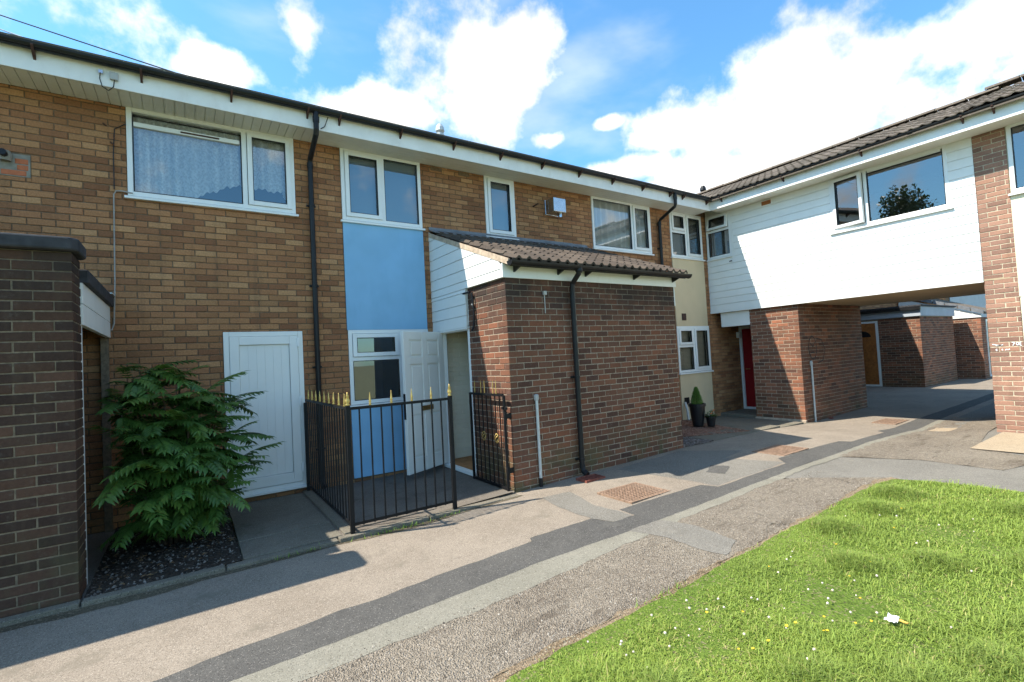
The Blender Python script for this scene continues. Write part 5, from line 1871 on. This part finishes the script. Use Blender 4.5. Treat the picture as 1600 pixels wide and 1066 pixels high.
sh = thing('garden_shrub', 'dark green shrub with toothed feathery leaves beside the white store door', 'shrub', (-1.72, -0.95, 0.0))
FR = [frond_mesh('mahonia', r, k, i) for i, (r, k) in enumerate(((0.38, 8), (0.42, 9), (0.46, 9), (0.34, 7), (0.40, 8), (0.48, 10), (0.36, 8), (0.44, 9), (0.32, 7), (0.39, 8), (0.43, 9), (0.37, 8)))]
heads = []
sr = random.Random(11)
spots = [(-2.0, -0.95, 1.62), (-1.88, -0.85, 1.72), (-1.62, -0.9, 1.62), (-1.45, -0.95, 1.42), (-2.08, -1.05, 1.3), (-1.75, -1.1, 1.42), (-1.3, -1.0, 1.22),
         (-1.95, -1.25, 1.12), (-1.55, -1.25, 1.16), (-1.2, -1.08, 1.02), (-1.75, -1.38, 0.92), (-1.35, -1.28, 0.88), (-2.05, -1.30, 0.82),
         (-1.15, -1.12, 0.72), (-1.6, -1.42, 0.66), (-1.9, -1.35, 0.56), (-1.35, -1.30, 0.55), (-1.7, -1.0, 1.1), (-2.0, -0.8, 1.0), (-1.5, -0.8, 0.9), (-1.75, -1.2, 0.4),
         (-2.12, -0.85, 1.45), (-1.28, -0.85, 1.35), (-1.95, -1.0, 0.55), (-1.5, -1.15, 0.35)]
stm = MB()
for (x, y, z) in spots:
    bx, by = -1.72 + (x + 1.72) * 0.25, -0.95 + (y + 0.95) * 0.25
    stm.tube([(bx, by, 0.0), (bx * 0.5 + x * 0.5, by * 0.5 + y * 0.5, z * 0.55), (x, y, z)], [0.018, 0.013, 0.009], 6)
    nfr = 12 if z > 0.3 else 9
    for k in range(nfr):
        az = 6.283 * k / nfr + sr.uniform(-0.25, 0.25)
        el = sr.uniform(-0.35, 0.3) if k % 4 else sr.uniform(0.3, 0.75)
        dirx = Vector((math.cos(az) * math.cos(el), math.sin(az) * math.cos(el), math.sin(el)))
        # keep leaves in front of the wall and clear of the porch side
        reach = Vector((x, y, z)) + dirx * 0.45
        if reach.y > -0.06 or reach.x < -2.24:
            dirx = Vector((abs(dirx.x) if reach.x < -2.24 else dirx.x, -abs(dirx.y) if reach.y > -0.06 else dirx.y, dirx.z))
        yv = Vector((0, 0, 1)).cross(dirx).normalized()
        zv = dirx.cross(yv)
        p = Vector((x, y, z + sr.uniform(-0.05, 0.02)))
        sc = sr.uniform(0.62, 1.1)
        mw = Matrix(((dirx.x * sc, yv.x * sc, zv.x * sc, p.x), (dirx.y * sc, yv.y * sc, zv.y * sc, p.y), (dirx.z * sc, yv.z * sc, zv.z * sc, p.z), (0, 0, 0, 1)))
        inst('frond', sr.choice(FR), sh, mw)
# the dense inner and lower leaves, too many to pick apart
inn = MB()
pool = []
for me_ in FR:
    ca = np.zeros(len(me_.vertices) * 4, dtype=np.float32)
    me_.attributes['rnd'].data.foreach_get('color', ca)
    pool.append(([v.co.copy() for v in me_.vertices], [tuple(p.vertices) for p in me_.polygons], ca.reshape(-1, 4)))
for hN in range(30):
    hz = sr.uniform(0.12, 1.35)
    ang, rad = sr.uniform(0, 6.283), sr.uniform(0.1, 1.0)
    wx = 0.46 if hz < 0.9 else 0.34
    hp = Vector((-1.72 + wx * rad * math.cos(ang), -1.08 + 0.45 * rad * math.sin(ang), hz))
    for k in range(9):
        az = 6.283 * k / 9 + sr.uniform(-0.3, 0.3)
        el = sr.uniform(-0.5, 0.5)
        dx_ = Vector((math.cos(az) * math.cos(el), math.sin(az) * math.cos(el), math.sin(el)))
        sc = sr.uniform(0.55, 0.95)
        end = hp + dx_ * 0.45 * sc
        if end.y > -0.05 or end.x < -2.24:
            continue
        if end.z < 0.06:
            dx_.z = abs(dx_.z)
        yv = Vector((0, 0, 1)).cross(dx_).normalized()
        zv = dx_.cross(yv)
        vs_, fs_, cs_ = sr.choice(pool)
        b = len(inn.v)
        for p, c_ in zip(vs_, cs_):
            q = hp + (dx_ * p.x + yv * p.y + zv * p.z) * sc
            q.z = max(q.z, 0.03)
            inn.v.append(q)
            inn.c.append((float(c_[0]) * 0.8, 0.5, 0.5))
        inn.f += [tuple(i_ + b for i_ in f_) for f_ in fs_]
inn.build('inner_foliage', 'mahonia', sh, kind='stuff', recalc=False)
stm.build('stems', 'bark', sh, smooth=True)

# soil litter: pebbles and dead leaves
pb_, lf = MB(), MB()
for i in range(260):
    x, y = rng.uniform(-2.22, -1.22), -0.3 - 1.75 * rng.random() ** 0.6
    s = rng.uniform(0.006, 0.018)
    z = 0.02 + 0.004
    o_ = Vector((x, y, z))
    vs = [o_ + Vector((s * math.cos(a) * rng.uniform(0.7, 1.2), s * math.sin(a) * rng.uniform(0.7, 1.2), -s * 0.4)) for a in (0, 1.25, 2.5, 3.77, 5.0)]
    b = len(pb_.v)
    pb_.v += vs + [o_ + Vector((0, 0, s * 0.7))]
    pb_.col(6, (rng.random(),) * 3)
    pb_.f += [(b + k, b + (k + 1) % 5, b + 5) for k in range(5)]
pb_.build('pebbles', 'stone', kind='stuff')['label'] = 'small stones scattered over the soil bed'
for i in range(70):
    x, y = rng.uniform(-2.22, -1.15), rng.uniform(-2.1, -0.9)
    a, s = rng.uniform(0, 6.28), rng.uniform(0.015, 0.035)
    d = Vector((math.cos(a), math.sin(a), 0))
    e = Vector((-d.y, d.x, 0))
    o_ = Vector((x, y, 0.035 + rng.uniform(0, 0.01)))
    lf.face([o_ - d * s, o_ + e * s * 0.4 + Vector((0, 0, 0.008)), o_ + d * s, o_ - e * s * 0.4 + Vector((0, 0, 0.006))])
lf.build('leaf_litter', 'deadleaf', kind='stuff', recalc=False)['label'] = 'fallen dead leaves under the shrub'

# ------------------------------------------------------------------ potted plants
def pot(o, x, y, z, r, h):
    MB().lathe((x, y, z), [(r * 0.62, 0), (r * 0.7, h * 0.1), (r * 0.95, h * 0.88), (r * 1.06, h * 0.88), (r * 1.06, h), (r * 0.92, h), (r * 0.88, h * 0.9)], 20).build('pot', 'pot', o, smooth=False)


zp = gz(6.72) + 0.03
pc = thing('potted_conifer', 'small bright green conifer in a tall black pot', 'potted plant', (6.72, -0.99, zp), 'potted plants')
pot(pc, 6.72, -0.99, zp, 0.155, 0.44)
cm = MB()
cr = random.Random(3)
for i in range(2600):
    h = cr.random() ** 0.8
    rad = 0.125 * (1 - h) ** 0.8 * min(1, 0.55 + h * 3) * math.sqrt(cr.random()) + 0.006
    a = cr.uniform(0, 6.283)
    p = Vector((6.72 + rad * math.cos(a), -0.99 + rad * math.sin(a), zp + 0.40 + h * 0.34))
    d = Vector((math.cos(a) * 0.5, math.sin(a) * 0.5, 1.0)) + Vector((cr.uniform(-.3, .3), cr.uniform(-.3, .3), cr.uniform(-.2, .3)))
    d.normalize()
    s = d.cross(Vector((cr.uniform(-1, 1), cr.uniform(-1, 1), 0.1))).normalized()
    l, w = cr.uniform(0.025, 0.05), 0.005
    cm.face([p - s * w, p + s * w, p + d * l], (cr.random() * 0.6 + 0.4 * rad / 0.14, 0.5, 0.5))
cm.build('crown', 'conifer', pc, kind='stuff', recalc=False)
MB().tube([(6.72, -0.99, zp + 0.35), (6.72, -0.99, zp + 0.65)], 0.01, 6).build('trunk', 'bark', pc)
ps = thing('potted_flower', 'small black pot with trailing leaves and an orange flower', 'potted plant', (6.83, -1.2, zp), 'potted plants')
pot(ps, 6.83, -1.2, zp, 0.10, 0.2)
cm = MB()
for i in range(260):
    a, rad = cr.uniform(0, 6.283), 0.11 * math.sqrt(cr.random())
    p = Vector((6.83 + rad * math.cos(a), -1.2 + rad * math.sin(a), zp + 0.18 + cr.uniform(0, 0.13) * (1.2 - rad / 0.11)))
    d = Vector((math.cos(a), math.sin(a), cr.uniform(-0.3, 0.8))).normalized()
    s = d.cross(Vector((0, 0, 1))).normalized()
    l, w = 0.035, 0.012
    cm.face([p, p + d * l * 0.5 + s * w, p + d * l, p + d * l * 0.5 - s * w], (cr.random() * 0.7, 0.5, 0.5))
cm.build('foliage', 'mahonia', ps, kind='stuff', recalc=False)
for (dx, dy, dz_) in ((0.03, -0.05, 0.30), (0.06, 0.0, 0.26), (-0.04, -0.04, 0.24)):
    MB().lathe((6.83 + dx, -1.2 + dy, zp + dz_), [(0.004, 0), (0.02, 0.01), (0.018, 0.02), (0.004, 0.024)], 7).build('flower', 'flowerred', ps)

# ------------------------------------------------------------------ lawn
lawn_poly = [(-7, -4.86), (-0.6, -4.80), (0.3, -4.745), (2.0, -4.74), (4.45, -4.72), (4.75, -4.78), (4.92, -5.1), (5.0, -5.7), (5.05, -9.5), (-7, -9.5)]
lw = sheet('lawn', lawn_poly, 0.012, 'turf', jitter=0.02, sub=0.25)
lw['label'] = 'mown lawn in the foreground'
sheet('lawn_edge_soil', [(-7, -4.78), (-0.6, -4.72), (0.3, -4.68), (2.0, -4.69), (4.5, -4.67), (4.86, -4.72), (4.7, -5.0), (-7, -5.1)], 0.006, 'edgesoil', jitter=0.03, step=0.05, sub=0.05, rough=0.004)['label'] = 'bare earth along the lawn edge'
nr = np.random.default_rng(5)


def lawn_edge(x):
    return np.interp(x, [-7, -0.6, 0.3, 2, 4.45, 4.75, 4.92, 5.0], [-4.86, -4.80, -4.745, -4.74, -4.72, -4.78, -5.1, -5.7])


def blades(n, x0, x1, y0, hmin, hmax, width, power):
    X = nr.uniform(x0, x1, n * 3)
    Y = nr.uniform(y0, -4.70, n * 3)
    clump = np.sin(X * 4.1 + 1.3 * np.sin(Y * 3.3)) * np.sin(Y * 4.7 + 1.1 * np.sin(X * 2.9)) + 0.5 * np.sin(X * 11 + Y * 3) * np.sin(Y * 9.3)
    dist = np.sqrt((X - CAM.x) ** 2 + (Y - CAM.y) ** 2) + 0.3
    keep = (Y < lawn_edge(X) + nr.normal(0, 0.015, n * 3)) & (nr.random(n * 3) < np.clip((2.6 / dist) ** power, 0, 1)) & (nr.random(n * 3) < 0.72 + 0.28 * clump - 0.75 * np.clip(np.sin(X * 2.3 + 0.9) * np.sin(Y * 3.1 + 2.0 + np.sin(X * 1.3)) - 0.55, 0, 1) * 2.0) & (dist > 0.9)
    X, Y, clump, dist = X[keep][:n], Y[keep][:n], clump[keep][:n], dist[keep][:n]
    m = len(X)
    edge = np.clip((lawn_edge(X) - Y) / 0.25, 0.35, 1)
    H = nr.uniform(hmin, hmax, m) * (0.8 + 0.45 * np.clip(clump, -1, 1)) * edge
    az = nr.uniform(0, 2 * np.pi, m)
    lean = nr.uniform(0.3, 1.9, m)
    dx, dy = np.cos(az), np.sin(az)
    wv = width * (0.7 + 0.25 * dist / 2.5)
    sx, sy = -dy * wv / 2, dx * wv / 2
    Z = np.interp(X, GX, GZ) + 0.008
    P = np.zeros((m, 5, 3), dtype=np.float32)
    P[:, 0] = np.stack([X - sx, Y - sy, Z], 1)
    P[:, 1] = np.stack([X + sx, Y + sy, Z], 1)
    mx, my, mz = X + dx * H * lean * 0.35, Y + dy * H * lean * 0.35, Z + H * 0.62
    P[:, 2] = np.stack([mx + sx * 0.8, my + sy * 0.8, mz], 1)
    P[:, 3] = np.stack([mx - sx * 0.8, my - sy * 0.8, mz], 1)
    P[:, 4] = np.stack([X + dx * H * lean, Y + dy * H * lean, Z + H * (1 - 0.33 * np.minimum(lean, 1.7))], 1)
    drift = np.sin(X * 1.7 + 2.1 * np.sin(Y * 1.1)) * np.sin(Y * 2.3 + 0.8) 
    colr = np.clip(0.47 - 0.15 * clump + 0.14 * drift + nr.normal(0, 0.18, m) + np.where(nr.random(m) < 0.04, 0.45, 0), 0, 1)
    return P, colr


def tufts():
    cs = [(4.2, -5.0, .14), (3.6, -5.05, .12), (2.9, -5.0, .12), (2.3, -5.35, .1), (1.2, -6.1, .16), (1.6, -6.25, .14), (0.9, -5.75, .12), (3.1, -6.2, .16), (0.3, -5.35, .1), (4.3, -5.9, .15), (2.0, -6.5, .15), (1.05, -6.4, .14), (2.7, -5.7, .1)]
    out = []
    for (cx, cy, rr) in cs:
        n = int(2600 * rr / 0.14)
        X, Y = nr.normal(cx, rr, n), nr.normal(cy, rr * 0.8, n)
        ok = Y < lawn_edge(X) - 0.02
        X, Y = X[ok], Y[ok]
        m = len(X)
        H = nr.uniform(0.05, 0.12, m) * np.exp(-((X - cx) ** 2 + (Y - cy) ** 2) / (2 * (rr * 1.4) ** 2))
        az, lean = nr.uniform(0, 6.283, m), nr.uniform(0.2, 1.5, m)
        dx, dy = np.cos(az), np.sin(az)
        sx, sy = -dy * 0.0021, dx * 0.0021
        Z = np.interp(X, GX, GZ) + 0.008
        Q = np.zeros((m, 5, 3), dtype=np.float32)
        Q[:, 0] = np.stack([X - sx, Y - sy, Z], 1)
        Q[:, 1] = np.stack([X + sx, Y + sy, Z], 1)
        mx, my, mz = X + dx * H * lean * 0.35, Y + dy * H * lean * 0.35, Z + H * 0.62
        Q[:, 2] = np.stack([mx + sx * 0.8, my + sy * 0.8, mz], 1)
        Q[:, 3] = np.stack([mx - sx * 0.8, my - sy * 0.8, mz], 1)
        Q[:, 4] = np.stack([X + dx * H * lean, Y + dy * H * lean, Z + H * (1 - 0.3 * lean)], 1)
        out.append((Q, np.clip(nr.normal(0.2, 0.16, m) + np.where(nr.random(m) < 0.05, 0.7, 0), 0, 1)))
    return out


sets = tufts() + [blades(150000, -1.2, 5.05, -7.4, 0.014, 0.045, 0.004, 1.1), blades(26000, -1.2, 5.05, -7.4, 0.03, 0.085, 0.0036, 1.0), blades(14000, -6.9, 5.05, -9.4, 0.03, 0.06, 0.006, 0.6)]
P = np.concatenate([a for a, _ in sets])
C = np.concatenate([b for _, b in sets])
m = len(P)
me = bpy.data.meshes.new('grass')
me.vertices.add(m * 5)
me.vertices.foreach_set('co', P.reshape(-1))
idx = np.arange(m)[:, None] * 5
loops = np.concatenate([idx + np.array([0, 1, 2, 3]), idx + np.array([3, 2, 4])], axis=1).reshape(-1).astype(np.int32)
me.loops.add(len(loops))
me.loops.foreach_set('vertex_index', loops)
st = (np.arange(m)[:, None] * 7 + np.array([0, 4])).reshape(-1).astype(np.int32)
me.polygons.add(2 * m)
me.polygons.foreach_set('loop_start', st)
me.update(calc_edges=True)
at = me.attributes.new('rnd', 'FLOAT_COLOR', 'POINT')
cc = np.ones((m * 5, 4), dtype=np.float32)
cc[:, 0] = np.repeat(C, 5)
at.data.foreach_set('color', cc.ravel())
me.materials.append(M['grass'])
go = bpy.data.objects.new('grass', me)
COL.objects.link(go)
go['kind'] = 'stuff'
go['label'] = 'short green grass blades of the lawn'

# clover heads and buttercups
fr_ = random.Random(21)


def flower_meshes(kind):
    mb = MB()
    if kind == 'clover':
        o = Vector((0, 0, 0.05))
        for i in range(26):
            th, ph = math.acos(1 - 1.5 * (i + 0.5) / 26), i * 2.4
            d = Vector((math.sin(th) * math.cos(ph), math.sin(th) * math.sin(ph), math.cos(th)))
            s = d.cross(Vector((0.3, 0.1, 0.9))).normalized()
            mb.face([o + d * 0.004 - s * 0.0022, o + d * 0.004 + s * 0.0022, o + d * 0.0125])
        mb.lathe((0, 0, 0.047), [(0.004, 0), (0.0085, 0.004), (0.007, 0.009), (0.002, 0.012)], 7)
    else:
        o = Vector((0, 0, 0.052))
        for i in range(5):
            a = i * 1.2566
            d = Vector((math.cos(a), math.sin(a), 0.45))
            s = Vector((-math.sin(a), math.cos(a), 0)) * 0.006
            mb.face([o, o + d * 0.007 - s, o + d * 0.012, o + d * 0.007 + s])
        mb.lathe((0, 0, 0.051), [(0.002, 0), (0.005, 0.003), (0.001, 0.005)], 6)
    me = mb.mesh(kind, recalc=False)
    me.materials.append(M['clover' if kind == 'clover' else 'butter'])
    st_ = MB().tube([(0, 0, -0.01), (0.003, 0, 0.025), (0, 0, 0.05)], 0.001, 4)
    ms = st_.mesh('stalk')
    ms.materials.append(M['grass'])
    return me, ms


CM, BMs = flower_meshes('clover'), flower_meshes('butter')


def flower(x, y, kind):
    me, ms = CM if kind == 'clover' else BMs
    o = bpy.data.objects.new('clover_flower' if kind == 'clover' else 'buttercup', me)
    COL.objects.link(o)
    sc = fr_.uniform(0.5, 0.85)
    o.matrix_basis = Matrix.Translation((x, y, gz(x, y) + 0.012)) @ Matrix.Rotation(fr_.uniform(0, 6), 4, 'Z') @ Matrix.Rotation(fr_.uniform(-.3, .3), 4, 'X') @ Matrix.Scale(sc, 4)
    tag(o, 'white clover flower head standing in the lawn' if kind == 'clover' else 'yellow buttercup flower standing in the lawn', 'flower', 'clover flowers in the lawn' if kind == 'clover' else 'buttercups in the lawn')
    s = bpy.data.objects.new('stalk', ms)
    COL.objects.link(s)
    s.parent = o


for (cx_, cy_, n, r, kind) in ((1.55, -5.35, 16, 0.28, 'clover'), (0.35, -5.0, 12, 0.22, 'clover'), (3.2, -5.6, 14, 0.6, 'clover'), (1.0, -5.3, 8, 0.35, 'clover'), (2.2, -5.8, 10, 0.6, 'clover'),
                             (0.6, -5.25, 6, 0.3, 'clover'), (1.4, -5.45, 9, 0.35, 'butter'), (0.8, -5.35, 6, 0.35, 'butter'), (2.4, -5.4, 6, 0.7, 'butter'), (2.2, -6.1, 4, 0.6, 'butter')):
    for i in range(n):
        x, y = cx_ + fr_.gauss(0, r), cy_ + fr_.gauss(0, r * 0.7)
        if y > float(lawn_edge(x)) - 0.05 or x > 4.9:
            continue
        flower(x, y, kind)

# litter
li = thing('litter', 'crumpled white wrapper with an orange end lying on the lawn', 'litter', (1.66, -5.78, 0.06))
mb = MB()
pr_ = random.Random(4)
gx_, gy_ = 7, 5
grid = [[Vector((1.63 + 0.011 * i, -5.75 - 0.013 * j, gz(1.66) + 0.05 + 0.01 * math.sin(i * 1.3) + pr_.uniform(-0.005, 0.006))) for i in range(gx_)] for j in range(gy_)]
for j in range(gy_ - 1):
    for i in range(gx_ - 1):
        mb.face([grid[j][i], grid[j][i + 1], grid[j + 1][i + 1], grid[j + 1][i]])
mb.build('wrapper', 'paper', li, recalc=False)
MB().prism([(1.68, -5.80, 0.078), (1.70, -5.805, 0.076), (1.70, -5.845, 0.072), (1.683, -5.84, 0.074)], (0, 0, 0.004)).build('wrapper_end', 'orange', li)
tag(MB().box(WF, 9.75, 9.85, 2.02, 2.08, -0.02, 0.02).build('litter', 'redrust', bevel=0.012), 'crushed red can on the ground by the store', 'litter')
# weeds at the kerb
wd = MB()
for (cx_, cy_, n, r) in ((0.15, -2.2, 70, 0.22), (0.75, -2.17, 30, 0.1), (-0.75, -2.18, 30, 0.15), (1.1, -4.72, 40, 0.12)):
    for i in range(n):
        x, y = cx_ + fr_.gauss(0, r), cy_ + fr_.gauss(0, 0.012)
        a = fr_.uniform(0, 6.28)
        h = fr_.uniform(0.015, 0.045)
        d = Vector((math.cos(a), math.sin(a), 1.2))
        s = Vector((-math.sin(a), math.cos(a), 0)) * 0.004
        p = Vector((x, y, gz(x, y)))
        wd.face([p - s, p + s, p + d * h], (fr_.random() * 0.7, 0.5, 0.5))
wd.build('weeds', 'grass', kind='stuff', recalc=False)['label'] = 'small weeds growing along the kerb'

# ------------------------------------------------------------------ tree behind the terrace (seen in the bridge window)
tr = thing('garden_tree', 'dark leafy tree reflected in the wide bridge window', 'tree', (-14.0, 3.4, 0))
MB().tube([(-14, 3.4, 0), (-14.1, 3.3, 3), (-13.9, 3.5, 6), (-14, 3.4, 9)], [0.3, 0.24, 0.17, 0.06], 8).build('trunk', 'bark', tr, smooth=True)
lm = MB()
tr_ = random.Random(9)
for c in range(26):
    az, rr = tr_.uniform(0, 6.28), 2.6 * math.sqrt(tr_.random())
    cx_, cy_, cz_ = -14 + rr * math.cos(az), 3.4 + rr * math.sin(az), tr_.uniform(4.5, 9.6) - rr * 0.5
    lm.tube([(-14, 3.4, cz_ - 1.6), (cx_, cy_, cz_)], [0.05, 0.015], 4)
    for i in range(620):
        v = Vector((tr_.gauss(0, 1), tr_.gauss(0, 1), tr_.gauss(0, 0.8)))
        v = v.normalized() * 1.05 * tr_.random() ** 0.4
        p = Vector((cx_, cy_, cz_)) + v
        d = Vector((tr_.gauss(0, 1), tr_.gauss(0, 1), tr_.gauss(0, 1))).normalized()
        e = d.cross(Vector((0.2, 0.3, 0.9))).normalized()
        lm.face([p, p + d * 0.10 + e * 0.07, p + d * 0.2, p + d * 0.10 - e * 0.07], (tr_.random(), 0.5, 0.5))
lm.build('crown', 'treeleaf', tr, kind='stuff', recalc=False)

# ------------------------------------------------------------------ loose grit on the broken tarmac
gt_ = MB()
gr_ = random.Random(31)
for i in range(5200):
    x = -1.6 + 6.3 * gr_.random() ** 1.25
    band = gr_.random()
    if band < 0.45:
        y = gr_.gauss(-4.62, 0.06)
    elif band < 0.7:
        y = gr_.gauss(-4.08, 0.05)
    else:
        y = gr_.uniform(-4.68, -4.0)
    if y > -3.95 or y < -4.74 or (1.66 < x < 2.25 and gr_.random() < 0.8):
        continue
    s_ = gr_.uniform(0.002, 0.0055) * (1.7 if gr_.random() < 0.06 else 1)
    o_ = Vector((x, y, gz(x, y) + 0.001))
    b = len(gt_.v)
    k0 = gr_.uniform(0, 6)
    gt_.v += [o_ + Vector((s_ * math.cos(k0 + a) * gr_.uniform(0.7, 1.3), s_ * math.sin(k0 + a) * gr_.uniform(0.7, 1.3), 0)) for a in (0, 1.57, 3.14, 4.71)] + [o_ + Vector((0, 0, s_ * gr_.uniform(0.7, 1.1)))]
    gt_.col(5, (gr_.random(), 0.5, 0.5))
    gt_.f += [(b + k, b + (k + 1) % 4, b + 4) for k in range(4)]
tt = NT('grit')
M['grit'] = tt.fin(tt.ramp(tt.attr()[0], [(0, (0.07, 0.058, 0.048)), (0.45, (0.19, 0.155, 0.12)), (0.8, (0.31, 0.265, 0.215)), (1, (0.45, 0.40, 0.34))]), 0.9, 0.15)
gt_.build('grit', 'grit', kind='stuff')['label'] = 'loose grit scattered over the broken tarmac'
